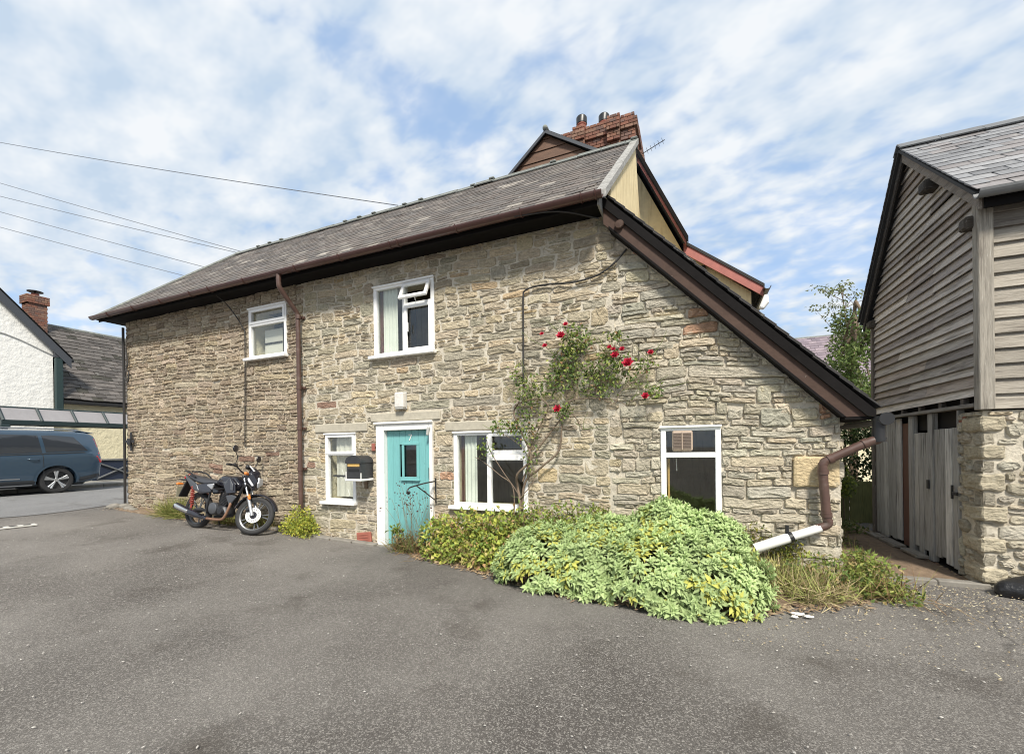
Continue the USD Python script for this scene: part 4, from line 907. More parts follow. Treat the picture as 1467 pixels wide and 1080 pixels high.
v, f = halfpipe(BX - 0.16, BEND, -0.475, 4.80, 0.07); put('gutter', (v + [0, BYF - 0.29 + 0.475, EFZ - 0.045 - 4.80], f), 'gutter_grey', BARN)
put('front_fascia', cbox(BX - .05, BEND, BYF - .2, BYF - .17, EFZ - .19, EFZ - .065), 'black_wood', BARN)
# stone base: front face and the short return beside the doors
BW = put('stone_base', extrude(Polygon([(BX, -0.2), (BEND, -0.2), (BEND, 1.97), (BX, 1.97)]), BYF, BYF + 0.42), 'mortar', BARN); put('return_core', cbox(BX + .001, BX + 0.4, BYF + .42, 1.03, -0.2, 1.97), 'mortar', BW)
bs = []
qz = 0.06; alt = 0
while qz < 1.9:
    h = rng.uniform(0.15, 0.19); big = alt % 2 == 0
    wf, wr = (0.17, 0.33) if big else (0.10, 0.16)
    pr_ = 0.035 if big else 0.01
    tq = np.array([0.37, 0.34, 0.27]) * rng.uniform(.85, 1.1) if big else np.array([0.25, 0.235, 0.20]) * rng.uniform(.8, 1.1)
    o_ = rng.uniform(-.012, .012, 2); m_ = trimesh.Trimesh(*cbox(BX - pr_ + o_[0], BX + wf, BYF - pr_ + o_[1], BYF + wr, qz + .006, qz + h - .006, .016)).subdivide().subdivide()
    v_ = np.array(m_.vertices); v_ += (np.stack([meshkit.noise(v_ * 16 + k_ * 7, 50 + k_) for k_ in range(3)], 1) - .5) * .032
    put('quoin', G().add(v_, m_.faces, tq * rng.uniform(.85, 1.1)), 'stone', BW)
    qz += h; alt += 1
    bs.append((qz - h, qz, wf, wr))
hol_f = [(BX, BX + w, a, b) for a, b, w, r in bs]; hol_r = [(BYF, BYF + r, a, b) for a, b, w, r in bs]
for c in rubble(BX + .02, BEND, 0.0, 1.97, 0.07, 0.17, (1.4, 3.4), 0.0, hol_f):
    if c[0] > 6: continue
    V, Fc, T = stone_geo(block(*c), rng.uniform(.02, .055), pick('R') * 1.05); V[:, 1] = BYF - V[:, 1] + rng.uniform(0, .01); put('stone', G().add(V, Fc[:, ::-1], T), 'stone', BW)
for c in rubble(BYF, 1.04, 0.02, 1.97, 0.07, 0.15, (1.3, 2.6), 0.0, hol_r):
    V, Fc, T = stone_geo(block(*c), rng.uniform(.01, .045), pick('R') * 0.95); put('stone', G().add(np.c_[BX - V[:, 1], V[:, 0], V[:, 2]], Fc, T), 'stone', BW)
put('stone', G().box(BX - .02, BX + .1, 0.90, 1.03, 1.80, 1.93, bev=.01, tint=(0.24, 0.10, 0.07)), 'brick', BW, label='single red brick beside the door head')
# lintel rail, sleepers and doors of the gable
put('rail', G().box(BX - 0.05, BX + 0.05, 0.66, 3.62, 2.02, 2.065, bev=.006, tint=(0.22, 0.205, 0.185)), 'wood_along_y', BARN)
put('dark_gap', cbox(BX + 0.07, BX + 0.09, 0.66, 3.62, 1.8, 2.2), 'dark_inside', BARN)
for y in (0.95, 1.45, 2.0, 2.55, 3.05): put('stud', G().box(BX - 0.01, BX + 0.05, y, y + .06, 2.066, 2.16, bev=.004, tint=(0.12, .105, .09)), 'wood_along_z', BARN)
put('inside', cbox(BX + 0.45, BX + 0.5, 1.03, 3.66, 0.0, 2.1), 'dark_inside', BARN); put('barn_floor', cbox(BX, BX + 0.5, 1.03, 3.66, -0.05, 0.02), 'dark_inside', BARN)
def plank_run(name, y0, y1, z0, z1, x, parent, w=0.13, f=1.0, lean=0.0):
    n = max(1, round((y1 - y0) / w)); ww = (y1 - y0) / n
    for k in range(n):
        zb = z0 + rng.uniform(0, .11); put(name, G().box(x + rng.uniform(-.006, .006), x + .028, y0 + k * ww + .002, y0 + (k + 1) * ww - .003, zb, z1 + rng.uniform(-.006, .006), bev=.004, tint=np.array([0.47, 0.46, 0.435]) * rng.uniform(.65, 1.2) * f), 'wood_along_z', parent)
for lab, ya, yb, zt in (('right barn door of bare planks', 1.06, 1.63, 1.80), ('middle barn door of bare planks', 1.77, 2.20, 1.76)):
    D_ = put('door', G().box(BX + 0.03, BX + 0.05, ya, yb, 0.25, 0.35, tint=(.12, .11, .1)), 'wood_along_y', BARN, label=lab)
    plank_run('plank', ya, yb, 0.06, zt, BX - 0.012, D_)
for y, w in ((1.03, .04), (1.64, .13), (2.20, .14)): put('door_post', G().box(BX - 0.025, BX + .04, y, y + w - .005, 0.03, 2.018, bev=.006, tint=(0.32, 0.315, 0.30)), 'wood_along_z', BARN)
plank_run('side_plank', 2.64, 3.60, 0.05, 2.0, BX - 0.01, BARN, 0.16)
put('rusty_door', cbox(BX + 0.015, BX + 0.04, 2.35, 2.63, 0.06, 1.92, .004), 'rust_board', BARN, label='narrow rust-brown door left ajar')
put('hinge', G().box(BX - .05, BX - .03, 1.02, 1.14, 0.98, 1.02, bev=.004).box(BX - .05, BX - .03, 1.12, 1.15, 0.93, 1.10, bev=.004), 'iron_black', BARN); put('hasp', G().box(BX - .045, BX - .03, 1.70, 1.76, 1.0, 1.12, bev=.004), 'iron_black', BARN)
put('back', cbox(BX + .1, BEND, BYB, BYB + .1, 0, EBZ), 'dark_inside', BARN)
for k, (y, l) in enumerate(((1.9, .5), (2.6, .55), (3.15, .4))):
    pp = put('loose_plank', G().box(BX - 0.20 - .02 * k, BX - 0.06, y - l / 2, y + l / 2, 0.06, 0.10, bev=.006, tint=(.24, .22, .19)), 'wood_along_y', None, label=('grey loose plank on the earth below the middle barn door', 'grey loose plank on the earth below the rust-brown door', 'short loose plank at the far end of the barn doors')[k], cat='plank', group='loose planks in the alley')
# black sack at the foot of the barn
hb = hull([((3.02, 0.36, 0.06), .10), ((3.42, 0.25, 0.10), .13), ((3.3, 0.40, 0.17), .10), ((3.55, 0.05, 0.06), .09), ((3.85, 0.2, 0.12), .16)], 3)
hb = hb.subdivide().subdivide(); pv = np.array(hb.vertices); pv += (meshkit.fbm(pv * 6, 3, 31)[:, None] - .5) * .06; put('rubbish_sack', (pv, hb.faces), 'sack_black', None, smooth=True, label='black plastic sack lying at the foot of the barn corner', cat='sack')

# ---------------------------------------------------------------- back of the alley
FEN = thing('alley_fence', 'low green wooden fence closing the alley', 'fence')
x = 1.3; k = 0
while x < 4.2:
    w = rng.uniform(.19, .23); put('board', cbox(x, x + w - .008, 5.0 + .02 * (k % 2), 5.025 + .02 * (k % 2), -0.1, 0.86 + rng.uniform(-.02, .02), .004), 'green_fence', FEN); x += w; k += 1
for z in (0.12, 0.66): put('rail', cbox(1.3, 4.2, 5.05, 5.09, z, z + .08, .004), 'green_fence', FEN)

def leafmesh(P, D, Nn, L, Wd, tint, fold=0.25, droop=0.15):
    """Vectorised pointed leaves: base P, direction D, normal N, length, width, tint (n x 3)."""
    n = len(P); D = D / np.linalg.norm(D, axis=1, keepdims=True); S = np.cross(D, Nn); S /= np.maximum(np.linalg.norm(S, axis=1, keepdims=True), 1e-9); Nn = np.cross(S, D)
    L = np.broadcast_to(L, n)[:, None]; Wd = np.broadcast_to(Wd, n)[:, None]
    a = P; m1 = P + D * L * 0.45; tip = P + D * L - Nn * L * droop
    e1 = m1 + S * Wd * .5 + Nn * Wd * fold; e2 = m1 - S * Wd * .5 + Nn * Wd * fold
    V = np.stack([a, e1, tip, e2, m1 + 0 * a], 1).reshape(-1, 3); b = np.arange(n)[:, None] * 5
    F = np.concatenate([b + [0, 1, 4], b + [1, 2, 4], b + [2, 3, 4], b + [3, 0, 4]], 0)
    return V, F, np.repeat(tint, 5, 0)
def rdir(n, up=0.0):
    d = rng.normal(size=(n, 3)); d[:, 2] += up; return d / np.linalg.norm(d, axis=1, keepdims=True)
def tints(n, cols, w, var=0.2):
    c = np.array(cols)[rng.choice(len(cols), n, p=np.array(w) / sum(w))]; return c * rng.uniform(1 - var, 1 + var, (n, 1))
def cloud(n, blobs):
    """points inside a set of ellipsoids (centre, radii, weight)"""
    w = np.array([b[2] for b in blobs], float); k = rng.choice(len(blobs), n, p=w / w.sum()); d = rdir(n) * (rng.random((n, 1)) ** (1 / 2.2))
    return np.array([b[0] for b in blobs])[k] + d * np.array([b[1] for b in blobs])[k], d
def tree(name, label, cat, base, trunk_pts, r0_, blobs, nl, ls, cols, w, twigs=()):
    T = thing(name, label, cat); g = G()
    tp = smoothpath(trunk_pts, 5); g.tube(tp, np.linspace(r0_, r0_ * .35, len(tp)), 8)
    for b in blobs:
        s = tp[rng.integers(len(tp) // 3, len(tp))]; e = np.array(b[0]); mid = (s + e) / 2 + rng.normal(0, .1, 3); q = smoothpath([s, mid, e], 4); g.tube(q, np.linspace(r0_ * .4, r0_ * .1, len(q)), 6)
    for q in twigs: q = smoothpath(q, 4); g.tube(q, np.linspace(.02, .006, len(q)), 5)
    put('trunk', g, 'bark', T, smooth=True)
    P, d = cloud(nl, blobs); put('crown', G().add(*leafmesh(P, rdir(nl, -.2), rdir(nl, .8), ls * rng.uniform(.6, 1.3, nl), ls * .5, tints(nl, cols, w, .3))), 'leaf', T, kind='stuff'); return T
tb = [((4.1 + rng.normal(0, .38), 9.0 + rng.normal(0, .5), z), (.42, .5, .42), 1) for z in np.linspace(2.2, 5.2, 20)]
tree('ash_tree', 'light green tree with airy top behind the alley', 'tree', None, [(4.1, 9, 0), (4.12, 9, 2), (4.1, 9.05, 4), (4.2, 9, 5.6)], .12, tb, 5200, .12, [(.15, .21, .06), (.11, .17, .05), (.20, .25, .085)], [3, 3, 1.5])
tb = [((3.9 + rng.normal(0, .4), 9.2 + rng.normal(0, .3), z), (.28, .3, .12), 1) for z in np.linspace(5.2, 6.3, 14)]
tree('birch_tree', 'thin sparse twiggy tree top against the sky above the alley', 'tree', None, [(4.3, 9.6, 0), (4.25, 9.5, 3), (4.1, 9.4, 5), (3.95, 9.3, 6.2)], .028, tb, 420, .10, [(.16, .19, .08), (.20, .22, .11)], [1, 1])
tb = [((x, 6.2 + rng.normal(0, .25), z), (.4, .35, .35), 1) for x in np.linspace(1.8, 4.3, 7) for z in (0.6, 1.2, 1.8, 2.4)]
tree('ivy_thicket', 'dark ivy thicket above the green alley fence', 'shrub', None, [(3.2, 6.3, 0), (3.2, 6.3, 2.4)], .05, tb, 7000, .10, [(.022, .04, .014), (.035, .06, .018), (.05, .075, .022)], [3, 3, 1])
T = thing('spotted_laurel', 'small yellow-green shrub by the rear corner of the barn', 'shrub'); P, d = cloud(260, [((2.72, 4.75, .95), (.22, .2, .25), 1), ((2.8, 4.6, .75), (.15, .15, .2), .5)])
put('stem', G().tube([(2.8, 4.85, 0), (2.75, 4.75, .9)], .012, 5), 'bark', T); put('foliage', G().add(*leafmesh(P, rdir(260), rdir(260, 1), rng.uniform(.06, .11, 260), .045, tints(260, [(.2, .24, .04), (.09, .13, .03)], [2, 1]))), 'leaf', T, kind='stuff')
# house with purple tiles beyond
PH = thing('distant_house', 'house with mauve tiled roof beyond the alley', 'house')
put('wall', extrude(Polygon([(13.9, -1), (20, -1), (20, 3.6), (16.9, 6.25), (13.9, 3.6)]), 0.5, 9.0, 'yz'), 'render_cream', PH)
PR = put('roof', (np.array([[0.3, 13.6, 3.45], [9.2, 13.6, 3.45], [9.2, 16.9, 6.33], [0.3, 16.9, 6.33], [.3, 20.3, 3.4], [9.2, 20.3, 3.4]]), np.array([[0, 1, 2], [0, 2, 3], [3, 2, 5], [3, 5, 4]])), 'roof_deck', PH)
vl = math.hypot(3.3, 2.88); g = G()
sl = slates((0.3, 13.6, 3.46), (1, 0, 0), (0, 3.3 / vl, 2.88 / vl), 8.9, vl, lambda v: (0, 8.9), 0.30, 0.20, ([(0.205, 0.165, 0.19), (0.235, 0.19, 0.21), (0.17, 0.14, 0.165)], [.5, .3, .2]), thick=.016, lift=.03, jit=.004)
order = np.argsort(-dist_rank(np.array([s[3] for s in sl]), np.array([s[4] for s in sl])))
for s in sl: g.add(*s[:3])
put('tiles', g, 'purple_tile', PR, kind='stuff')
for k in range(20): put('ridge_tile', hull([((0.5 + k * .44, 16.9, 6.33), .07), ((0.9 + k * .44, 16.9, 6.33), .07)], 1), 'ridge', PH)

# ---------------------------------------------------------------- across the road
WH = thing('white_house', 'white rendered gable house across the road on the far left', 'house')
WXF = -22.0
put('wall', extrude(Polygon([(-6.2, 0.3), (2.12, 0.3), (2.12, 5.62), (-2.04, 10.3), (-6.2, 5.62)]), -30, WXF, 'yz'), 'render_white', WH)
def verge(name, a, b, depth, x0, x1, matn, parent, top=0.0):
    P = Polygon([(a[0], a[1] - depth), (b[0], b[1] - depth), (b[0], b[1]), (a[0], a[1])]); put(name, extrude(P, x0, x1, 'yz'), matn, parent)
sl_ = (10.3 - 5.62) / 4.16
verge('bargeboard', (-2.04, 10.42), (2.58, 10.42 - 4.62 * sl_), 0.36, WXF + .12, WXF + .16, 'grey_barge', WH); verge('bargeboard', (-6.66, 10.42 - 4.62 * sl_), (-2.04, 10.42), 0.36, WXF + .12, WXF + .16, 'grey_barge', WH)
g = G(); q = np.array([[WXF + .2, -2.04, 10.48], [WXF + .2, 2.62, 10.48 - 4.66 * sl_], [-30, 2.62, 10.48 - 4.66 * sl_], [-30, -2.04, 10.48], [WXF + .2, -6.7, 10.48 - 4.66 * sl_], [-30, -6.7, 10.48 - 4.66 * sl_]])
g.add(q, [[0, 1, 2], [0, 2, 3], [0, 3, 5], [0, 5, 4]]); put('roof', g, 'roof_deck', WH)
put('soffit', extrude(Polygon([(2.12, 5.22), (2.56, 5.22), (2.12, 5.72)]), WXF - 3, WXF + .12, 'yz'), 'grey_barge', WH); put('eaves_gutter', cbox(WXF - 4, WXF + .1, 2.56, 2.68, 5.10, 5.22, .02), 'black_metal', WH)
put('drainpipe', G().box(WXF + .02, WXF + .14, 2.13, 2.36, 2.9, 5.2, bev=.03), 'downpipe_green', WH); put('cable', G().tube(smoothpath([(WXF + .02, -3, 6.2), (WXF + .02, 0.5, 5.9), (WXF + .02, 2.1, 5.3)], 5), .018, 5), 'grey_plastic', WH)
SH = thing('slate_house', 'cream house with mossy slate roof beside the white house', 'house')
put('wall', extrude(Polygon([(2.13, 0.3), (12, 0.3), (12, 3.66), (2.13, 3.66)]), -27, WXF - .25, 'yz'), 'render_cream', SH); put('gable_wall', extrude(Polygon([(-27, 3.6), (WXF - .25, 3.6), (-24.8, 6.75)]), 2.15, 11.9), 'render_cream', SH)
SR = put('roof', (np.array([[WXF, 2.15, 3.66], [WXF, 12.1, 3.66], [-24.8, 12.1, 6.92], [-24.8, 2.15, 6.92], [-27.3, 2.15, 3.66], [-27.3, 12.1, 3.66]]), np.array([[0, 1, 2], [0, 2, 3], [3, 2, 5], [3, 5, 4]])), 'roof_deck', SH)
vl = math.hypot(2.8, 3.26)
sl = slates((WXF + .05, 2.2, 3.67), (0, 1, 0), (-2.8 / vl, 0, 3.26 / vl), 4.5, vl, lambda v: (0, 4.5), 0.34, 0.215, ([(0.085, 0.082, 0.08), (0.105, 0.10, 0.097), (0.065, 0.062, 0.06), (0.04, .04, .033)], [.4, .3, .2, .1]), thick=.02, lift=.045, jit=.03)
put_slates(sl, SR, 'slate', 'small_slates', first=150)
for k in range(12): put('ridge_tile', hull([((-24.8, 2.3 + k * .5, 6.96), .09), ((-24.8, 2.74 + k * .5, 6.96), .09)], 1), 'ridge', SH)
put('gutter', cbox(WXF, WXF + .12, 2.2, 12, 3.50, 3.64, .03), 'black_metal', SH)
C2 = put('chimney', cbox(-24.85, -24.35, 2.30, 2.82, 5.8, 7.80), 'brick_mortar', SH, label='red brick chimney of the slate-roofed house')
zz = 6.3; row = 0
while zz < 7.93:
    ov = .05 if zz > 7.60 else 0
    for k in range(4):
        o = .0 if row % 2 else -.09
        a = max(2.28 - ov, 2.28 + o + k * .18 - (ov if k == 0 else 0)); b = min(2.84 + ov, 2.28 + o + (k + 1) * .18 + (ov + .1 if k == 3 else 0))
        if b - a > .03: put('brick', G().box(-24.4, -24.33 + ov, a, b - .01, zz + .006, zz + .079, bev=.006, tint=np.array(BP[rng.integers(5)]) * 1.15), 'brick', C2)
    for k in range(3):
        a2 = -24.87 - ov + k * (.52 + 2 * ov) / 3; put('brick', G().box(a2, a2 + (.52 + 2 * ov) / 3 - .01, 2.26 - ov, 2.32, zz + .006, zz + .079, bev=.006, tint=np.array(BP[rng.integers(5)]) * 1.1), 'brick', C2)
    zz += .085; row += 1
P_ = put('chimney_pot', lathe([(.12, 0), (.14, .05), (.12, .1), (.12, .22), (0, .22)], 14, at=(-24.6, 2.56, 7.90)), 'terracotta', SH, smooth=40); put('cowl', G().add(*lathe([(0, 0), (.24, .0), (.24, .025), (0, .06)], 14, at=(-24.6, 2.56, 8.19))).tube([(-24.6, 2.56, 8.05), (-24.6, 2.56, 8.21)], .03, 6), 'iron_black', P_)
# bus shelter
BS = thing('bus_shelter', 'dark green shelter with ribbed grey glazed canopy behind the car', 'shelter')
SX0, SX1, SY0, SY1, ZB = -20.6, -21.4, 0.42, 5.8, 2.66
put('front_beam', cbox(SX0 - .05, SX0 + .05, SY0 - .05, SY1, ZB - .07, ZB + .08, .01), 'shelter_green', BS); put('rear_beam', cbox(SX1 - .05, SX1 + .05, SY0 - .05, SY1, ZB - .07, ZB + .08, .01), 'shelter_green', BS)
put('ridge_bar', G().tube([(-21.0, SY0, 3.18), (-21.0, SY1, 3.18)], .04, 8), 'shelter_green', BS)
ys = np.linspace(SY0, SY1, 7)
for i, y in enumerate(ys):
    g = G(); q = [(SX0 + .04, y, ZB + .06), (-20.95, y, 3.16), (-21.05, y, 3.16), (SX1 - .04, y, ZB + .06)]; g.tube(q, .042, 6); put('rib', g, 'shelter_green', BS)
    if i < 6:
        a, b = y + .03, ys[i + 1] - .03
        put('glazing', (np.array([[SX0, a, ZB + .09], [SX0, b, ZB + .09], [-20.98, b, 3.18], [-20.98, a, 3.18]]), np.array([[0, 1, 2], [0, 2, 3]])), 'shelter_panel', BS); put('glazing', (np.array([[SX1, a, ZB + .09], [SX1, b, ZB + .09], [-21.02, b, 3.18], [-21.02, a, 3.18]]), np.array([[0, 2, 1], [0, 3, 2]])), 'shelter_panel', BS)
for x, y in ((SX0, SY0 + .02), (SX1, SY0 + .02), (SX0, SY1 - .1), (SX1, SY1 - .1)):
    g = G().box(x - .07, x + .07, y - .07, y + .07, 0.55, ZB - .07, bev=.015); g.box(x - .12, x + .12, y - .12, y + .12, ZB - .20, ZB - .071, bev=.03); put('post', g, 'shelter_green', BS)
GT = thing('navy_gate', 'navy panelled gate with crossed braces beyond the car', 'gate')
put('panel', cbox(-20.06, -20.0, 2.4, 5.2, 0.62, 1.34, .01), 'navy_panel', GT); 
for (ya, yb) in ((2.5, 3.75), (3.85, 5.1)):
    put('brace', G().tube([(-19.97, ya, .68), (-19.97, yb, 1.28)], .03, 6), 'gutter_grey', GT); put('brace', G().tube([(-19.95, ya, 1.28), (-19.95, yb, .68)], .03, 6), 'gutter_grey', GT)
put('top_rail', cbox(-20.08, -19.95, 2.38, 5.22, 1.345, 1.40, .01), 'gutter_grey', GT)
# overhead wires
for k, (a, b, sag, lab) in enumerate([((-24, 1.47, 13.64), (-6.2, 2.2, 7.22), .25, 'upper overhead wire ending on the cottage ridge'), ((-24, 1.46, 11.97), (-13.0, 4.0, 8.0), .12, 'thin overhead wire meeting the next one near the hipped roof end'), ((-24, 1.45, 11.47), (-12.8, 4.0, 7.9), .12, 'overhead wire second from the top of the lower group'),
                                  ((-24, 1.45, 10.86), (-14.6, 4.2, 7.75), .1, 'overhead wire third from the top of the lower group'), ((-24, 1.44, 10.28), (-15.6, 4.2, 7.6), .1, 'lowest overhead wire left of the hipped roof')]):
    a, b = np.array(a), np.array(b); a2 = a + (a - b) * 1.2; t = np.linspace(0, 1, 24)[:, None]; q = a2 * (1 - t) + b * t - np.array([0, 0, 1]) * sag * 4 * t * (1 - t) * .0 + np.array([0, 0, -1]) * sag * 4 * t * (1 - t); put('overhead_wire', G().tube(q, .010, 5), 'wire', None, label=lab, cat='wire', group='overhead wires on the left')
# cables on the wall
for lab, pts, r in (('black cable curving down the stone wall beside the rose', [(-0.79, -.05, 4.22), (-0.96, -.05, 4.06), (-1.19, -.05, 3.94), (-1.53, -.05, 3.90), (-1.84, -.05, 3.93), (-2.1, -.05, 3.93), (-2.24, -.05, 3.89), (-2.26, -.05, 3.79), (-2.265, -.05, 3.36), (-2.27, -.05, 2.5)], .013),
                    ('thin black cable hanging from the gutter left of the small upper window', [(-8.69, -.40, 4.76), (-8.65, -.12, 4.57), (-8.3, -.06, 4.1), (-8.24, -.06, 3.81), (-8.28, -.06, 1.71)], .011),
                    ('looped cable at the left corner of the cottage', [(-12.44, -.07, 4.1), (-12.36, -.07, 3.76), (-12.40, -.08, 3.6), (-12.28, -.09, 3.5), (-12.33, -.09, 3.3), (-12.46, -.09, 3.42), (-12.42, -.09, 3.55), (-12.55, -.08, 2.9)], .014),
                    ('cable slung under the right end of the gutter', [(-2.2, -.5, 4.74), (-1.6, -.44, 4.70), (-1.12, -.2, 4.62)], .010)):
    put('wall_cable', G().tube(smoothpath(pts, 5), r, 6), 'cable', None, smooth=True, label=lab, cat='cable', group='cables on the cottage wall')
# letter box on its bracket
LB = thing('letter_box', 'black arched letter box with yellow label beside the door', 'letter box')
a0, a1, yf, yb = -5.37, -5.06, -0.33, -0.05
arch = Polygon([(a0, 1.14), (a1, 1.14), (a1, 1.43)] + [((a0 + a1) / 2 + (a1 - a0) / 2 * math.cos(t), 1.43 + .09 * math.sin(t)) for t in np.linspace(0, PI, 12)[1:-1]] + [(a0, 1.43)])
put('box', extrude(arch, yf, yb), 'box_black', LB); put('lid', extrude(arch.intersection(sbox(-9, 1.41, 0, 2)).buffer(.012), yf - .02, yb), 'box_black', LB)
put('label_plate', cbox(a0 + .03, a1 - .03, yf - .008, yf - .001, 1.345, 1.405), 'yellow_label', LB); put('base', cbox(a0 - .02, a1 + .02, yf - .02, yb, 1.105, 1.139, .006), 'white_paint', LB); put('flap', cbox(a0 + .04, a1 - .04, yf - .012, yf - .002, 1.27, 1.31, .003), 'black_metal', LB)
put('edge_trim', G().box(a0 - .012, a0 + .004, yf - .012, yf, 1.14, 1.26, bev=.002).box(a1 - .004, a1 + .012, yf - .012, yf, 1.14, 1.24, bev=.002), 'white_paint', LB); put('post', cbox(-5.26, -5.20, -.045, -.008, 0.95, 1.4, .006), 'bark', LB)
put('red_tile', cbox(-5.085, -5.02, -.05, -.02, 1.60, 1.73, .006), 'terracotta', HOUSE)
# drain channel
DR = thing('drain_channel', 'slotted drain channel set in the tarmac at the far left', 'drain')
dd = np.array([-10.66 + 12.4, -2.19 - 0 + 0]); a = np.array([-11.8, -5.2]); b = np.array([-11.36, -1.98]); L = np.linalg.norm(b - a); an = math.atan2(b[1] - a[1], b[0] - a[0]); R = np.array([[math.cos(an), -math.sin(an), 0], [math.sin(an), math.cos(an), 0], [0, 0, 1]]); o = [*a, float(zg(-11.5)) + .004]
put('tray', cbox(0, 0.01, 0, 0.01, 0, 0.01), 'dark_inside', DR) if False else put('tray', G().box(0, L, -.075, .075, .0, .012, R=R, at=o), 'dark_inside', DR)
put('frame', G().box(0, L, -.09, .09, .0, .022, R=R, at=o), 'drain_white', DR)
for k in range(int(L / .17)): put('slot', G().box(k * .17 + .03, k * .17 + .125, -.055, .055, .01, .0255, R=R, at=o), 'dark_inside', DR)
# ---------------------------------------------------------------- plants
def sage(n, blobs, seed):
    """Shoots on the surface of the bush, each a rosette of long soft leaves."""
    global rng
    out = G(); k = 0; P0, D0 = [], []
    w = np.array([b[2] for b in blobs], float); kk = rng.choice(len(blobs), n * 3, p=w / w.sum()); d = rdir(n * 3, 0.35)
    C_ = np.array([b[0] for b in blobs])[kk]; R_ = np.array([b[1] for b in blobs])[kk]
    P = C_ + d * R_ * (rng.uniform(.80, 1.02, (n * 3, 1)) + 0.34 * (meshkit.fbm((C_ + d * R_) * 3.2, 2, seed + 2)[:, None] - 0.5))
    ins = np.zeros(len(P), bool)
    for c, r, _ in blobs: ins |= (((P - c) / (np.array(r) * 0.86)) ** 2).sum(1) < 1
    ok = (~ins) & (P[:, 2] > 0.03); P, d = P[ok][:n], (d / R_)[ok][:n]
    d /= np.linalg.norm(d, axis=1, keepdims=True); ax = d + rng.normal(0, .22, d.shape) + [0, -.05, .45]; ax /= np.linalg.norm(ax, axis=1, keepdims=True)
    young = rng.random(len(P))
    pale = meshkit.fbm(P * 2.2, 3, seed)
    yel = meshkit.noise(P * 3.1, seed + 5)
    V = []
    for lev in range(5):
        m = 3 if lev < 4 else 2
        for j in range(m):
            az = lev * 1.1 + j * 2 * PI / m + rng.uniform(-.3, .3, len(P))
            a = np.cross(ax, [0.3, 0.2, 1.0]); a /= np.linalg.norm(a, axis=1, keepdims=True); b = np.cross(ax, a)
            rad = np.cos(az)[:, None] * a + np.sin(az)[:, None] * b
            op = [1.35, 1.15, 0.9, 0.62, 0.3][lev]
            D = rad * math.sin(op) + ax * math.cos(op) + np.array([0, 0, -0.25 + .05 * lev]); L = np.array([.086, .092, .082, .062, .042])[lev] * rng.uniform(.75, 1.25, len(P))
            base = P + ax * (0.018 * lev)
            N = ax + rad * -.2
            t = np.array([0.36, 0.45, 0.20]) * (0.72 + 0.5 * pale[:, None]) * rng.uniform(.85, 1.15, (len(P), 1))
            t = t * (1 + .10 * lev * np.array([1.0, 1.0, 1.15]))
            yy = ((yel > .55) & (rng.random(len(P)) < .62) & (lev < 3)) | ((rng.random(len(P)) < .05) & (lev < 2)); t[yy] = np.array([0.50, 0.50, 0.12]) * rng.uniform(.8, 1.1, (yy.sum(), 1))
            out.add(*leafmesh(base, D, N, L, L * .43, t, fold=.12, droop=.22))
    return out
SG = thing('sage_bush', 'large pale green and yellow variegated sage bush in front of the right window', 'bush')
blobs = [((-1.62, -0.88, 0.10), (.62, .50, .44), 1.0), ((-1.05, -0.92, 0.12), (.55, .48, .46), 1.0), ((-0.42, -0.98, 0.10), (.62, .56, .52), 1.3), ((0.02, -0.92, 0.10), (.62, .58, .52), 1.3), ((-0.32, -0.55, 0.40), (.46, .40, .54), 1.2), ((0.08, -0.55, 0.36), (.46, .38, .46), 1.0), ((-0.95, -0.6, 0.25), (.6, .42, .48), 1.0), ((-1.75, -0.65, 0.15), (.5, .45, .46), .8)]
put('foliage', sage(2300, blobs, 41), 'sage_leaf', SG, kind='stuff')
g = G()
for c, r, _ in blobs:
    for k in range(9):
        d = rdir(1, .3)[0]; g.tube(smoothpath([(c[0] + rng.normal(0, .12), c[1] + .1, .05), c + d * np.array(r) * .5, c + d * np.array(r) * .92], 3), np.linspace(.012, .004, 7), 5)
put('stems', g, 'bark', SG, kind='stuff')
core = G()
for c, r, _ in blobs: core.add(*[(m.vertices * (np.array(r) * .74) + c, m.faces) for m in [trimesh.creation.icosphere(2)]][0])
put('inner_shade', core, 'bark', SG, kind='stuff') if False else None
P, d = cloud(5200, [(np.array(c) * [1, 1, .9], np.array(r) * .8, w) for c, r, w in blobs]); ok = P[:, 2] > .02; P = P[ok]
put('inner_leaves', G().add(*leafmesh(P, rdir(len(P), -.1), rdir(len(P), .6), .075, .028, tints(len(P), [(.10, .13, .05), (.17, .15, .05), (.10, .075, .045)], [3, 1, 1.5]))), 'sage_leaf', SG, kind='stuff')

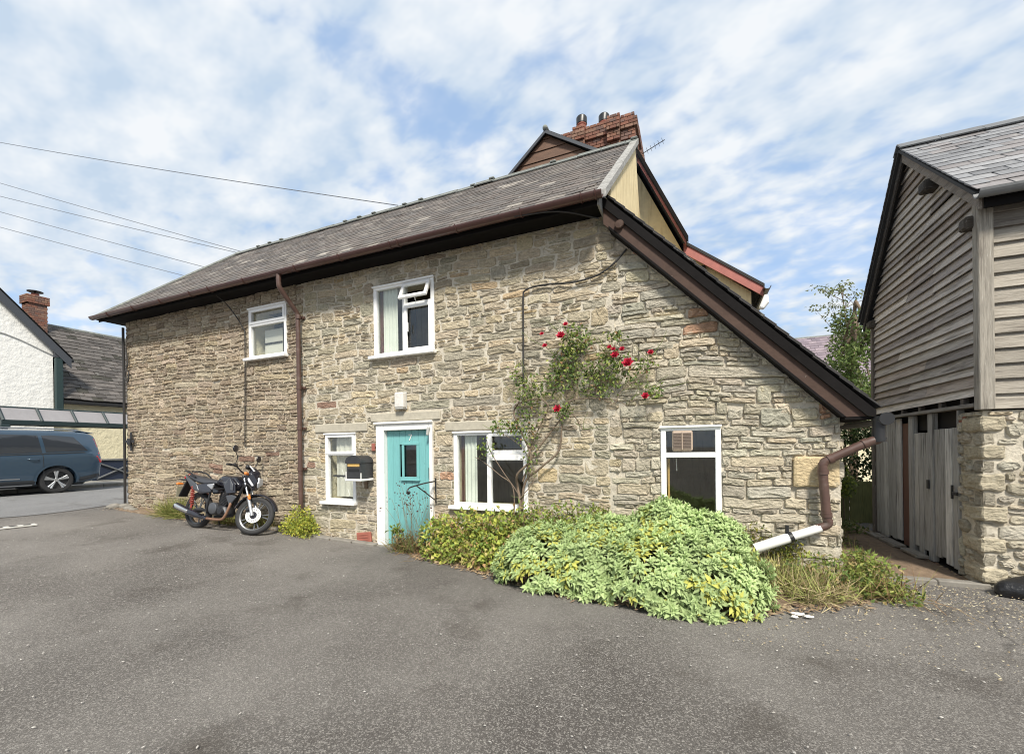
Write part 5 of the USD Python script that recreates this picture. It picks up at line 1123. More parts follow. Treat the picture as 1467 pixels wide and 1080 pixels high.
def leafy(name, label, cat, blobs, n, ls, cols, w, base, stems=14, aspect=.55, matn='leaf', grass=0, gcols=((.25, .20, .10),), flowers=None, up=.5, gh=(.15, .45), extra=None):
    T = thing(name, label, cat); P, d = cloud(n, blobs); ok = P[:, 2] > zg(P[:, 0]) + .015; P, d = P[ok], d[ok]
    put('foliage', G().add(*leafmesh(P, d * .6 + rdir(len(P), 0.0), rdir(len(P), 1.3), ls * rng.uniform(.55, 1.3, len(P)), ls * aspect * rng.uniform(.8, 1.2, len(P)), tints(len(P), cols, w, .28))), matn, T, kind='stuff')
    g = G()
    for k in range(stems):
        b = blobs[rng.integers(len(blobs))]; c, r = np.array(b[0]), np.array(b[1]); e = c + rdir(1, .8)[0] * r * .9; s = np.array([c[0] + rng.normal(0, r[0] * .4), c[1] + abs(rng.normal(0, r[1] * .3)), zg(c[0]) - .02])
        q = smoothpath([s, (s + e) / 2 + rng.normal(0, .03, 3), e], 3); g.tube(q, np.linspace(.006, .002, len(q)), 4, tint=(.16, .12, .06))
    if stems: put('stems', g, 'straw', T, kind='stuff')
    if grass:
        c = np.array([b[0] for b in blobs])[rng.integers(len(blobs), size=grass)]; r = np.array([b[1] for b in blobs])[rng.integers(len(blobs), size=grass)]
        B = c + rng.normal(0, .45, (grass, 3)) * r; B[:, 2] = zg(B[:, 0]) + .01; D = rdir(grass, 1.4); D[:, 2] = np.abs(D[:, 2]); L = rng.uniform(*gh, grass)
        put('blades', G().add(*leafmesh(B, D, rdir(grass, .4), L, .008, tints(grass, gcols, [1] * len(gcols), .3), fold=.1, droop=.45)), 'straw', T, kind='stuff')
    return T
YG = [(.44, .47, .09), (.29, .36, .075), (.15, .22, .05), (.46, .40, .15), (.40, .25, .12)]
leafy('golden_shrub', 'small round yellow-green shrub at the foot of the left downpipe', 'shrub', [((-6.62, -.20, .30), (.30, .22, .34), 1), ((-6.45, -.22, .18), (.26, .2, .22), .7), ((-6.85, -.22, .18), (.2, .18, .2), .5)], 2600, .05, [(.48, .46, .08), (.33, .38, .065), (.18, .24, .05)], [3, 3, 1], None)
leafy('hardy_geranium', 'sprawling yellow-green plant mass at the right of the front door', 'plant', [((-3.5, -.32, .20), (.42, .28, .42), 1.0), ((-3.0, -.38, .28), (.5, .32, .48), 1.3), ((-2.55, -.40, .30), (.4, .35, .5), 1.0), ((-3.2, -.55, .12), (.5, .2, .2), .7), ((-2.55, -.65, .15), (.35, .25, .3), .8)], 5600, .072, YG, [3, 3, 2.2, 1.6, 1.0], None, stems=90, aspect=.7, grass=260, gcols=[(.30, .22, .11), (.22, .20, .07)])
leafy('dark_leafy_shrub', 'darker green leafy shrub under the wall between the rose and the sage bush', 'shrub', [((-2.1, -.32, .40), (.42, .25, .48), 1.0), ((-1.6, -.28, .45), (.4, .22, .45), 1.0), ((-1.2, -.22, .50), (.3, .18, .36), .7)], 3600, .065, [(.17, .24, .06), (.25, .31, .07), (.36, .36, .09), (.30, .20, .10)], [3, 3, 1.5, .7], None, stems=50, aspect=.5)
leafy('dry_fern', 'dry brownish tuft at the bottom right corner of the front door', 'plant', [((-4.25, -.30, .10), (.26, .16, .20), 1), ((-4.0, -.30, .12), (.25, .16, .26), .8)], 620, .06, [(.20, .14, .06), (.13, .15, .04), (.26, .14, .07)], [2, 2, 1], None, stems=16, aspect=.4, grass=320, gcols=[(.28, .20, .10), (.20, .13, .06), (.14, .17, .05)])
T = leafy('lady_mantle', 'pale green broad-leaved seedling against the bottom of the turquoise door', 'plant', [((-4.45, -.22, .30), (.14, .08, .08), 1)], 46, .085, [(.20, .27, .06)], [1], None, stems=12, aspect=.8)
T = thing('wispy_stems', 'fine dry flower stems with dark seed heads in front of the door', 'plant'); g = G(); hd = G()
for k in range(26):
    b = np.array([-3.95 + rng.normal(0, .12), -.30 + rng.normal(0, .06), 0]); e = b + np.array([rng.normal(-.16, .16), rng.normal(0, .05), rng.uniform(.55, 1.05)]); q = smoothpath([b, (b + e) / 2 + rng.normal(0, .03, 3), e], 4); g.tube(q, .0028, 4, tint=(.20, .16, .10))
    for j in range(3): hd.add(*[(m.vertices * rng.uniform(.008, .013) + e + rng.normal(0, .045, 3), m.faces) for m in [trimesh.creation.icosphere(0)]][0], tint=(.10, .045, .04))
put('stems', g, 'straw', T, kind='stuff'); put('seed_heads', hd, 'straw', T, kind='stuff')
leafy('bramble_weeds', 'green trailing weeds at the right corner of the cottage', 'weeds', [((1.25, -.30, .15), (.42, .28, .30), 1), ((1.65, -.05, .12), (.42, .32, .32), 1.1), ((1.75, .35, .15), (.28, .35, .25), .8), ((1.85, -.25, .05), (.28, .2, .1), .4)], 2700, .062, [(.21, .27, .06), (.32, .34, .09), (.12, .18, .05), (.36, .28, .12)], [3, 2, 2, 1], None, stems=80, aspect=.5, grass=500, gcols=[(.30, .22, .12), (.20, .20, .06), (.24, .15, .08)])
leafy('dry_grass', 'dry straw-coloured grass below the white waste pipe', 'grass', [((.80, -.40, .10), (.34, .26, .24), 1), ((1.05, -.52, .05), (.3, .16, .1), .5)], 900, .055, [(.26, .30, .08), (.40, .36, .14)], [1, 1], None, stems=60, aspect=.4, grass=1700, gcols=[(.48, .40, .24), (.36, .28, .16), (.30, .33, .11), (.38, .38, .14)], gh=(.14, .46))
leafy('wall_weeds', 'yellow flowering weeds along the wall behind the white waste pipe', 'weeds', [((.55, -.12, .42), (.35, .1, .3), 1), ((.95, -.10, .40), (.2, .08, .16), .6)], 700, .045, [(.26, .24, .04), (.13, .16, .03)], [1, 1], None, stems=30, aspect=.5, grass=200, gcols=[(.26, .22, .08)])
leafy('grass_tuft', 'grass tuft growing behind the motorcycle by the left end of the wall', 'grass', [((-10.2, -.25, .32), (.5, .14, .16), 1)], 200, .05, [(.14, .18, .04)], [1], None, stems=0, grass=1500, gcols=[(.20, .22, .06), (.30, .26, .10), (.13, .17, .04)], gh=(.16, .50))
leafy('grass_tuft', 'low grass and weeds under the motorcycle engine', 'grass', [((-8.5, -.28, .22), (.45, .14, .12), 1), ((-7.6, -.22, .20), (.3, .12, .12), .6)], 420, .05, [(.15, .18, .04), (.22, .17, .06)], [1, 1], None, stems=0, grass=900, gcols=[(.20, .22, .06), (.26, .20, .09)], gh=(.10, .30))
leafy('alley_weeds', 'low green weeds at the far end of the alley', 'weeds', [((2.4, 3.6, .12), (.4, .5, .12), 1), ((2.0, 2.4, .1), (.3, .6, .1), .5)], 700, .07, [(.08, .12, .03), (.16, .18, .05)], [2, 1], None, stems=0, grass=300, gcols=[(.2, .17, .08)])

# climbing rose
RO = thing('climbing_rose', 'climbing rose with bare brown canes and red blooms on the stone wall', 'rose')
Yc = -0.13
canes = [([(-2.31, 0.05), (-2.31, 0.82), (-2.38, 1.03), (-2.34, 1.24), (-2.14, 1.49), (-2.33, 1.94), (-2.4, 2.14), (-2.32, 2.29)], .022, .012), ([(-2.25, .05), (-2.27, 1.04), (-1.99, 1.34), (-1.73, 1.58), (-1.67, 1.97), (-1.57, 2.25), (-1.14, 2.27)], .020, .008), ([(-2.42, .4), (-2.42, 1.03), (-2.63, 1.23), (-2.92, 1.44), (-3.04, 1.49)], .010, .004),
         ([(-2.3, .5), (-2.31, 0.89), (-2.58, 1.28), (-2.8, 1.59), (-2.85, 1.75)], .010, .004), ([(-2.27, 1.14), (-2.12, 1.49), (-1.82, 1.87), (-1.62, 2.11), (-1.55, 2.25)], .016, .010), ([(-2.19, 1.91), (-1.67, 1.90)], .009, .006), ([(-2.38, 2.2), (-2.32, 2.26), (-2.02, 2.31), (-1.87, 2.22), (-1.92, 2.07), (-2.14, 1.64), (-2.2, 1.2)], .013, .008),
         ([(-1.62, 2.16), (-1.5, 2.05), (-1.43, 1.91), (-1.38, 1.86)], .010, .005), ([(-1.09, 2.36), (-1.0, 2.49), (-0.92, 2.59)], .009, .004), ([(-1.14, 2.27), (-0.96, 2.19), (-0.87, 2.35), (-0.69, 2.47), (-0.47, 2.67), (-.49, 2.78)], .007, .003), ([(-1.42, 2.29), (-1.47, 2.57), (-1.49, 2.86), (-1.56, 3.06), (-1.71, 3.22)], .008, .003),
         ([(-1.33, 2.28), (-1.23, 2.65), (-1.04, 2.82), (-0.91, 2.85)], .007, .003), ([(-1.6, 2.25), (-1.62, 2.6), (-1.75, 2.85), (-1.88, 3.02)], .007, .003), ([(-1.3, 2.3), (-1.1, 2.5), (-0.9, 2.75), (-.84, 2.95)], .006, .003), ([(-1.14, 2.27), (-.95, 2.24), (-.8, 2.16), (-.75, 2.2)], .007, .003), ([(-2.25, 2.3), (-2.2, 2.6), (-2.05, 2.75)], .006, .003), ([(-1.5, 2.25), (-1.4, 2.7), (-1.35, 3.0), (-1.45, 3.2)], .006, .003), ([(-2.3, .9), (-2.1, 1.2), (-2.25, 1.6), (-2.6, 1.85), (-2.75, 1.9)], .007, .003), ([(-.75, 2.2), (-.6, 2.25), (-.5, 2.28)], .005, .002), ([(-1.2, 2.3), (-1.15, 2.75), (-1.3, 3.15)], .005, .002), ([(-2.2, 2.31), (-2.1, 2.5), (-2.15, 2.8)], .005, .002)]
for pts, ra, rb in canes:
    q = smoothpath([(x, Yc + rng.normal(0, .025), z) for x, z in pts], 5); put('cane', G().tube(q, np.linspace(ra, rb, len(q)), 7), 'bark_rose', RO, smooth=True)
g = G()
for k in range(110):
    c = canes[rng.integers(6, len(canes))][0]; s = c[rng.integers(len(c))]; e = np.array([s[0] + rng.normal(0, .16), Yc - rng.uniform(0, .12), s[1] + rng.uniform(.02, .3)]); q = smoothpath([(s[0], Yc, s[1]), ((s[0] + e[0]) / 2 + rng.normal(0, .03), Yc - .03, (s[1] + e[2]) / 2), e], 3); g.tube(q, np.linspace(.0045, .0022, len(q)), 4, tint=(.20, .24, .09))
put('twigs', g, 'straw', RO, kind='stuff')
rb = [((-1.45, 3.02), (.26, .18), 8), ((-1.62, 2.78), (.24, .22), 8), ((-1.35, 2.58), (.30, .22), 6), ((-1.75, 2.52), (.26, .22), 6), ((-2.15, 2.45), (.26, .24), 5), ((-1.0, 2.72), (.28, .22), 6), ((-0.94, 3.06), (.16, .10), 2), ((-0.48, 2.32), (.16, .12), 1.8), ((-2.61, 1.93), (.16, .12), 2.2), ((-2.39, 1.95), (.16, .12), 2.2), ((-2.85, 1.62), (.18, .18), 2), ((-2.12, 2.13), (.24, .22), 3), ((-2.33, 2.70), (.14, .16), 1.6), ((-2.2, 1.85), (.2, .16), 2.6), ((-1.65, 2.12), (.16, .14), 2.2), ((-.72, 2.55), (.24, .18), 2.4), ((-1.5, 3.2), (.24, .10), 1.8), ((-2.15, 1.5), (.16, .3), 1.4), ((-1.1, 2.42), (.30, .16), 3), ((-.55, 2.70), (.18, .14), 1.2)]
P, d = cloud(1900, [((x, -.17, z), (rx, .10, rz), w) for (x, z), (rx, rz), w in rb]); P[:, 1] = np.minimum(P[:, 1], -.05)
put('foliage', G().add(*leafmesh(P, rdir(len(P), -.3), rdir(len(P), .3) + [0, -.9, .3], rng.uniform(.04, .068, len(P)), .034, tints(len(P), [(.12, .18, .045), (.20, .26, .06), (.085, .135, .04), (.33, .35, .10), (.28, .16, .08)], [3, 3, 2.4, 1.5, .5], .25))), 'leaf', RO, kind='stuff')
def bloom(c, r):
    g = G()
    for ring, (n, op, s) in enumerate(((6, 1.25, 1.0), (6, .85, .9), (5, .5, .75), (3, .2, .5))):
        for k in range(n):
            az = k / n * 2 * PI + ring * .5; ax = np.array([0, -.85, .5]); ax /= np.linalg.norm(ax); a = np.array([1.0, 0, 0]); b = np.cross(ax, a); rad = math.cos(az) * a + math.sin(az) * b
            D = rad * math.sin(op) + ax * math.cos(op); v, f, t = leafmesh(np.array([c]), np.array([D]), np.array([ax]) - rad * .3, r * s * 1.15, r * s * 1.1, np.ones((1, 3)), fold=.12, droop=-.15); g.add(v, f)
    return g
for (x, z, r) in [(-1.65, 3.13, .058), (-1.88, 3.02, .036), (-0.93, 2.80, .050), (-0.84, 2.87, .034), (-0.95, 2.88, .030), (-0.77, 2.68, .068), (-0.49, 2.79, .038), (-1.71, 2.14, .055), (-0.56, 2.25, .045), (-1.58, 3.28, .034), (-1.92, 3.19, .03), (-1.00, 2.91, .03)]: put('bloom', bloom((x, -.22, z), r * 1.15), 'petal', RO)

# ---------------------------------------------------------------- litter on the ground
def specks(name, pts, smin, smax, cols, w, label, cat, long=1.6):
    n = len(pts); a = rng.uniform(0, 2 * PI, n); s = rng.uniform(smin, smax, n)[:, None]; l = rng.uniform(1, long, n)[:, None]
    d = np.c_[np.cos(a), np.sin(a), rng.normal(0, .15, n)]; e = np.c_[-np.sin(a), np.cos(a), rng.normal(0, .15, n)]; P = np.c_[pts, zg(pts[:, 0]) + .012 + .006]
    V = np.stack([P - d * s * l, P - e * s * .7, P + d * s * l, P + e * s * .7, P + [0, 0, 1] * s * .5], 1).reshape(-1, 3); b = np.arange(n)[:, None] * 5
    F = np.concatenate([b + [0, 1, 4], b + [1, 2, 4], b + [2, 3, 4], b + [3, 0, 4]], 0); c = np.array(cols)[rng.choice(len(cols), n, p=np.array(w) / sum(w))] * rng.uniform(.75, 1.15, (n, 1))
    p = put(name, G().add(V, F, np.repeat(c, 5, 0)), 'petal_litter', None, label=label, cat=cat, kind='stuff')
A = np.c_[rng.normal(2.5, .6, 1100), rng.normal(-.05, .45, 1100)]; A = A[(A[:, 1] < .5) & (A[:, 0] < 4) & (A[:, 0] > 1.3)]
B = np.c_[rng.uniform(.2, 3.2, 420), rng.uniform(-1.9, -.4, 420)]
specks('fallen_petals', np.vstack([A, B]), .004, .011, [(.48, .43, .30), (.38, .31, .20), (.30, .22, .12)], [3, 2, 1], 'pale fallen petals and leaf scraps on the tarmac by the barn', 'petals')
C_ = np.c_[rng.uniform(-11, 3.2, 1500), -4.9 + 4.5 * rng.random(1500) ** .8]
specks('grit', C_, .004, .010, [(.42, .40, .37), (.30, .28, .25), (.5, .48, .44)], [3, 3, 1], 'scattered pale grit on the dark tarmac yard', 'grit')
D_ = np.c_[rng.uniform(1.5, 2.95, 1800), rng.uniform(.7, 3.6, 1800)]; n_ = len(D_)
specks('fallen_leaves', D_, .014, .03, [(.17, .10, .055), (.24, .16, .085), (.11, .07, .045), (.30, .23, .13)], [3, 2, 2, 1], 'brown fallen leaves covering the alley earth', 'leaves', 1.8)
E_ = np.c_[rng.uniform(-3.9, 1.6, 900), 0 * rng.random(900)]; E_[:, 1] = np.interp(E_[:, 0], [-4.1, -3.4, -2.3, -1.2, .3, 1.0, 1.75], [-.42, -.62, -.9, -1.3, -1.3, -.78, -.3]) + rng.normal(-.02, .07, 900)
specks('dead_leaves', E_, .008, .022, [(.26, .18, .10), (.34, .26, .16), (.17, .11, .07)], [3, 2, 2], 'dead leaves and straw along the edge of the planting bed', 'leaves', 3.0)
F_ = np.c_[rng.uniform(-12.6, -6.2, 500), rng.normal(-.38, .10, 500)]
specks('wall_debris', F_, .005, .014, [(.30, .24, .17), (.22, .17, .12), (.4, .33, .25)], [3, 2, 1], 'crumbs of mortar and dry stalks along the foot of the left wall', 'debris', 2.4)
for k, (x, y, s) in enumerate(((.88, -1.06, .05), (.96, -1.10, .035), (.84, -1.15, .028))):
    m = trimesh.creation.icosphere(2, 1.0); pv = m.vertices * [s, s * .6, .007]; pv[:, :2] *= (0.6 + .8 * meshkit.noise(m.vertices * 2.3 + k * 5, 3))[:, None]; pv[:, 2] += .012 * meshkit.noise(m.vertices * 2 + k, 8)
    put('paper_scrap', (pv + [x, y, .022], m.faces), 'white_paint', None, label=('largest white scrap on the tarmac right of the sage bush', 'middle white scrap on the tarmac right of the sage bush', 'smallest white scrap on the tarmac right of the sage bush')[k], cat='litter', group='white scraps on the tarmac')
rr = [(-12.35, -.18, .11), (-12.05, -.22, .09), (-12.5, -.30, .12), (-11.8, -.25, .07)]
for k, (x, y, r) in enumerate(rr):
    m = trimesh.creation.icosphere(2, r); pv = m.vertices * [1.4, 1, .6]; pv = pv * (0.8 + .5 * meshkit.noise(pv * 14 + k * 9, 3)[:, None]) + [x, y, zg(x) + r * .3]
    put('loose_stone', (pv, m.faces), 'kerb_stone', None, label=('loose stone lying nearest under the cottage corner pipe', 'second loose stone from the cottage corner', 'largest loose stone at the left corner of the cottage', 'smallest loose stone, nearest the grass tuft')[k], cat='stone', group='loose stones at the left corner of the cottage')
#PART5
# ---------------------------------------------------------------- motorcycle (x forward, y left, z up; leaning on its stand)
BS_ = 1.10
def rotx(a): return np.array([[1, 0, 0], [0, math.cos(a), -math.sin(a)], [0, math.sin(a), math.cos(a)]])
def rotz(a): return np.array([[math.cos(a), -math.sin(a), 0], [math.sin(a), math.cos(a), 0], [0, 0, 1]])
hd, lean = math.radians(3), math.radians(-7)
pit = math.radians(1.9); Rm = rotz(hd) @ np.array([[math.cos(pit), 0, math.sin(pit)], [0, 1, 0], [-math.sin(pit), 0, math.cos(pit)]]) @ rotx(lean) * BS_
org = np.array([-8.62, -0.78, 0.195])
mm = Gf.Matrix4d(*[*Rm[:, 0], 0, *Rm[:, 1], 0, *Rm[:, 2], 0, *org, 1])
MC = thing('motorcycle', 'black motorcycle leaning on its stand against the left part of the stone wall', 'motorcycle', mat4=mm)
WB, WR = 1.30, 0.305
def wheel(cx, steer=None, front=True):
    """tyre, rim, spokes and disc about the y axis, at the hub height"""
    T3 = (lambda v: v + [cx, 0, WR]) if steer is None else steer
    n = 40; a = np.linspace(0, 2 * PI, n + 1)[:-1]
    w = .044 if front else .055
    prof = [(WR - .07, -w * .75), (WR - .045, -w), (WR - .02, -w * .85), (WR - .004, -w * .45), (WR, 0), (WR - .004, w * .45), (WR - .02, w * .85), (WR - .045, w), (WR - .07, w * .75)]
    def rev(pr): v, f = lathe(pr, 40, 'y'); return v, f
    tv, tf = rev(prof); Wp = put('front_wheel' if front else 'rear_wheel', (T3(tv), tf), 'tyre', MC, smooth=50)
    rv, rf = rev([(WR - .068, -.034), (WR - .060, -.036), (WR - .06, -.028), (WR - .085, -.018), (WR - .085, .018), (WR - .06, .028), (WR - .060, .036), (WR - .068, .034)]); put('rim', (T3(rv), rf), 'rim_grey', Wp, smooth=40)
    g = G()
    for k in range(5):
        for s in (-.16, .16):
            t = k / 5 * 2 * PI; p0 = np.array([.045 * math.cos(t), 0, .045 * math.sin(t)]); p1 = np.array([(WR - .078) * math.cos(t + s), 0, (WR - .078) * math.sin(t + s)]); v, f = tube([p0, (p0 + p1) / 2, p1], [.014, .010, .012], 6); g.add(T3(v * [1, .9, 1]), f)
    put('spokes', g, 'rim_grey', Wp)
    hv, hf = rev([(0, -.06), (.035, -.06), (.045, -.03), (.045, .03), (.035, .06), (0, .06)]); put('hub', (T3(hv), hf), 'bike_grey', Wp, smooth=40)
    if front:
        dv, df = rev([(.058, -.062), (.122, -.062), (.122, -.056), (.058, -.056), (.058, -.062)]); put('brake_disc', (T3(dv), df), 'disc_steel', Wp)
        g = G()
        for k in range(18):
            t = k / 18 * 2 * PI; g.box(-.004, .004, -.0632, -.0628, -.012, .012, R=np.array([[math.cos(t), 0, math.sin(t)], [0, 1, 0], [-math.sin(t), 0, math.cos(t)]]) @ np.eye(3), at=(.09 * math.sin(t), 0, .09 * math.cos(t)))
        v, f, t_ = g.arr(); put('disc_holes', (T3(v), f), 'bike_black', Wp)
        cv, cf = rev([(0, -.068), (.045, -.068), (.058, -.060), (0, -.055)]); put('disc_carrier', (T3(cv), cf), 'bike_black', Wp)
    return Wp
wheel(0, None, False)
# steering: rotate about the steering axis through the head
rake = math.radians(26); H0 = np.array([WB, 0, WR]); ax = np.array([-math.sin(rake), 0, math.cos(rake)]); HP = H0 + ax * 0.62 + np.array([-.035, 0, -.01]); ST = math.radians(24)
def rod(v, ang=ST):
    d = np.asarray(v, float) - HP; c, s = math.cos(ang), math.sin(ang)
    return HP + d * c + np.cross(ax, d) * s + np.outer(d @ ax, ax) * (1 - c)
stf = lambda v: rod(v)
wheel(WB, lambda v: stf(v + H0), True)
def P5(name, g, matn, parent=MC, st=False, smooth=40, label=None):
    if isinstance(g, G): v, f, _ = g.arr()
    elif isinstance(g, tuple): v, f = g
    else: v, f = np.array(g.vertices), np.array(g.faces)
    return put(name, (stf(v) if st else v, f), matn, parent, smooth=smooth, label=label)
g = G()
for s in (-1, 1):
    o = np.array([0, s * .085, 0]); FK = G(); FK.tube([H0 + o + [0, 0, -.01], H0 + o + ax * .30], .026, 10); P5('fork_slider', FK, 'bike_silver', st=True)
    FT = G(); FT.tube([H0 + o + ax * .28, H0 + o + ax * .68], .017, 10); P5('fork_tube', FT, 'chrome', st=True)
for k, h in enumerate((.50, .66)): P5('fork_yoke', hull([(H0 + ax * h + [0, s * .09, 0], .03) for s in (-1, 1)] + [(H0 + ax * h + [-.05, 0, 0], .03)], 1), 'engine', st=True)
# mudguard over the front wheel
a = np.linspace(math.radians(15), math.radians(165), 20); g = G(); V = []
for t in a:
    for (dr, y) in ((-.012, -.062), (.012, -.05), (.022, 0), (.012, .05), (-.012, .062)): V.append([(WR + .028 + dr) * math.cos(t), y, (WR + .028 + dr) * math.sin(t)])
V = np.array(V) + H0; F = [[i * 5 + j, i * 5 + j + 1, (i + 1) * 5 + j + 1, (i + 1) * 5 + j] for i in range(19) for j in range(4)]
F = np.array(F); F = np.vstack([F[:, [0, 1, 2]], F[:, [0, 2, 3]]]); P5('front_mudguard', (V, F), 'bike_black', st=True, smooth=True)
P5('brake_caliper', hull([(H0 + [-.10, -.075, .07], .03), (H0 + [-.06, -.075, .12], .03)], 1), 'engine', st=True)
bh = G(); bh.tube(smoothpath([H0 + [-.09, -.09, .1], H0 + [-.14, -.11, .25], H0 + [-.10, -.11, .40], H0 + ax * .6 + [-.02, -.10, 0]], 5), .007, 6); P5('brake_hose', bh, 'cable', st=True)
# handlebars, grips, mirrors, clocks
hb0 = H0 + ax * .74
g = G(); g.tube(smoothpath([hb0 + [-.10, -.38, .06], hb0 + [-.06, -.24, .08], hb0 + [0, -.10, 0], hb0 + [0, .10, 0], hb0 + [-.06, .24, .08], hb0 + [-.10, .38, .06]], 5), .012, 8); P5('handlebar', g, 'iron_black', st=True)
for s in (-1, 1):
    P5('grip', G().tube([hb0 + [-.065, s * .27, .078], hb0 + [-.10, s * .385, .06]], .018, 8), 'tyre', st=True)
    g = G(); g.tube(smoothpath([hb0 + [-.06, s * .24, .09], hb0 + [-.03, s * .28, .2], hb0 + [-.05, s * .34, .29]], 4), .007, 6); P5('mirror_stem', g, 'iron_black', st=True)
    mv = trimesh.creation.icosphere(2, 1.0).vertices * [.022, .07, .058]; P5('mirror', (mv + hb0 + [-.05, s * .35, .33], trimesh.creation.icosphere(2).faces), 'bike_black', st=True, smooth=True)
    P5('switch_block', hull([(hb0 + [-.055, s * .22, .08], .026), (hb0 + [-.06, s * .26, .08], .024)], 1), 'iron_black', st=True)
    lv = G(); lv.tube([hb0 + [-.03, s * .22, .085], hb0 + [-.03, s * .36, .065]], .006, 6); P5('lever', lv, 'bike_grey', st=True)
# headlight fairing: pointed cowl with clear lens
hc = H0 + ax * .60
P5('headlight_cowl', hull([(hc + [.06, 0, .20], .035), (hc + [.12, 0, .14], .05), (hc + [.10, -.09, .10], .03), (hc + [.10, .09, .10], .03), (hc + [.18, -.06, .0], .03), (hc + [.18, .06, .0], .03), (hc + [.14, -.04, -.11], .03), (hc + [.14, .04, -.11], .03), (hc + [.02, -.10, .06], .025), (hc + [.02, .10, .06], .025)], 2), 'bike_black', st=True)
P5('headlight', hull([(hc + [.198, -.045, .05], .02), (hc + [.198, .045, .05], .02), (hc + [.205, -.05, -.02], .022), (hc + [.205, .05, -.02], .022), (hc + [.19, 0, -.075], .02)], 2), 'lens_clear', st=True)
P5('side_lens', hull([(hc + [.10, -.115, -.01], .02), (hc + [.15, -.095, -.07], .018), (hc + [.07, -.11, .03], .014)], 2), 'lens_clear', st=True)
P5('fly_screen', hull([(hc + [.02, -.07, .24], .012), (hc + [.02, .07, .24], .012), (hc + [.10, -.06, .17], .014), (hc + [.10, .06, .17], .014)], 1), 'bike_silver', st=True); P5('clocks', hull([(hc + [-.03, -.05, .23], .035), (hc + [-.03, .05, .23], .035)], 1), 'iron_black', st=True)
for s in (-1, 1): P5('indicator', hull([(hc + [.05, s * .14, .10], .024), (hc + [.05, s * .19, .10], .026)], 1), 'amber', st=True)
P5('side_reflector', hull([(H0 + ax * .33 + [.03, -.118, .0], .022), (H0 + ax * .28 + [.03, -.118, .0], .022)], 1), 'amber', st=True)
# tank with shrouds
tank = hull([((.92, 0, .78), (.06, .09, .06)), ((.82, 0, .86), (.09, .11, .06)), ((.62, 0, .86), (.12, .12, .07)), ((.44, 0, .79), (.07, .07, .04)), ((.86, 0, .72), (.07, .12, .05))], 2); P5('fuel_tank', tank, 'bike_black')
for s in (-1, 1):
    P5('tank_shroud', hull([((.94, s * .135, .80), .018), ((.98, s * .14, .66), .016), ((.82, s * .15, .64), .016), ((.72, s * .14, .78), .016), ((.84, s * .135, .88), .014)], 1), 'bike_black')
    P5('shroud_flash', hull([((.86, s * .155, .86), .008), ((.93, s * .16, .78), .008), ((.95, s * .165, .69), .008), ((.91, s * .165, .70), .006)], 1), 'bike_grey')
P5('tank_emblem', hull([((.74, -.148, .79), .007), ((.80, -.152, .82), .006), ((.76, -.15, .76), .006), ((.70, -.146, .81), .006)], 1), 'bike_grey')
# seat, tail, side panels
P5('seat', hull([((.42, 0, .79), (.06, .09, .035)), ((.22, 0, .775), (.10, .12, .04)), ((.02, 0, .80), (.10, .12, .04)), ((-.16, 0, .85), (.10, .10, .035)), ((-.26, 0, .875), (.05, .07, .03))], 2), 'seat')
for s in (-1, 1):
    P5('tail_panel', hull([((-.34, s * .06, .88), .02), ((-.22, s * .12, .84), .022), ((.04, s * .125, .73), .02), ((.12, s * .12, .62), .018), ((-.05, s * .125, .68), .018)], 1), 'bike_grey')
    P5('side_panel', hull([((.10, s * .125, .73), .018), ((.40, s * .12, .75), .02), ((.40, s * .12, .64), .02), ((.14, s * .12, .60), .018)], 1), 'bike_black')
    P5('panel_trim', hull([((.34, s * .14, .74), .016), ((.46, s * .135, .76), .018), ((.44, s * .135, .69), .016)], 1), 'bike_silver')
    g = G(); g.tube(smoothpath([(.0, s * .13, .86), (-.14, s * .135, .93), (-.30, s * .11, .955), (-.37, s * .04, .95)], 4), .013, 7); P5('grab_rail', g, 'iron_black')
    sp = G(); t = np.linspace(0, 1, 60); A0, A1 = np.array([-.02, s * .125, .40]), np.array([.05 - .09, s * .125, .70]); C3 = A0 + (A1 - A0) * t[:, None]; ang = t * 2 * PI * 9; C3 = C3 + .026 * np.c_[np.cos(ang), np.sin(ang), 0 * ang]; sp.tube(C3, .009, 6); sp.tube([A0 - [0, 0, .06], A1], .014, 8); P5('shock', sp, 'spring_red')
P5('tail_light', hull([((-.39, -.04, .84), .02), ((-.39, .04, .84), .02), ((-.36, 0, .88), .025)], 1), 'tail_red')
P5('rear_mudguard', hull([((-.30, -.06, .80), .015), ((-.30, .06, .80), .015), ((-.46, -.06, .52), .012), ((-.46, .06, .52), .012), ((-.40, 0, .66), .02)], 1), 'iron_black'); P5('rear_rack', hull([((-.36, -.05, .80), .018), ((-.52, -.05, .80), .012), ((-.52, .05, .80), .012), ((-.36, .05, .8), .018)], 1), 'iron_black')
P5('number_plate', cbox(-.485, -.478, -.10, .10, .50, .68), 'plate_yellow'); 
for s in (-1, 1): P5('rear_indicator', hull([((-.37, s * .09, .73), .018), ((-.38, s * .16, .73), .024)], 1), 'amber')
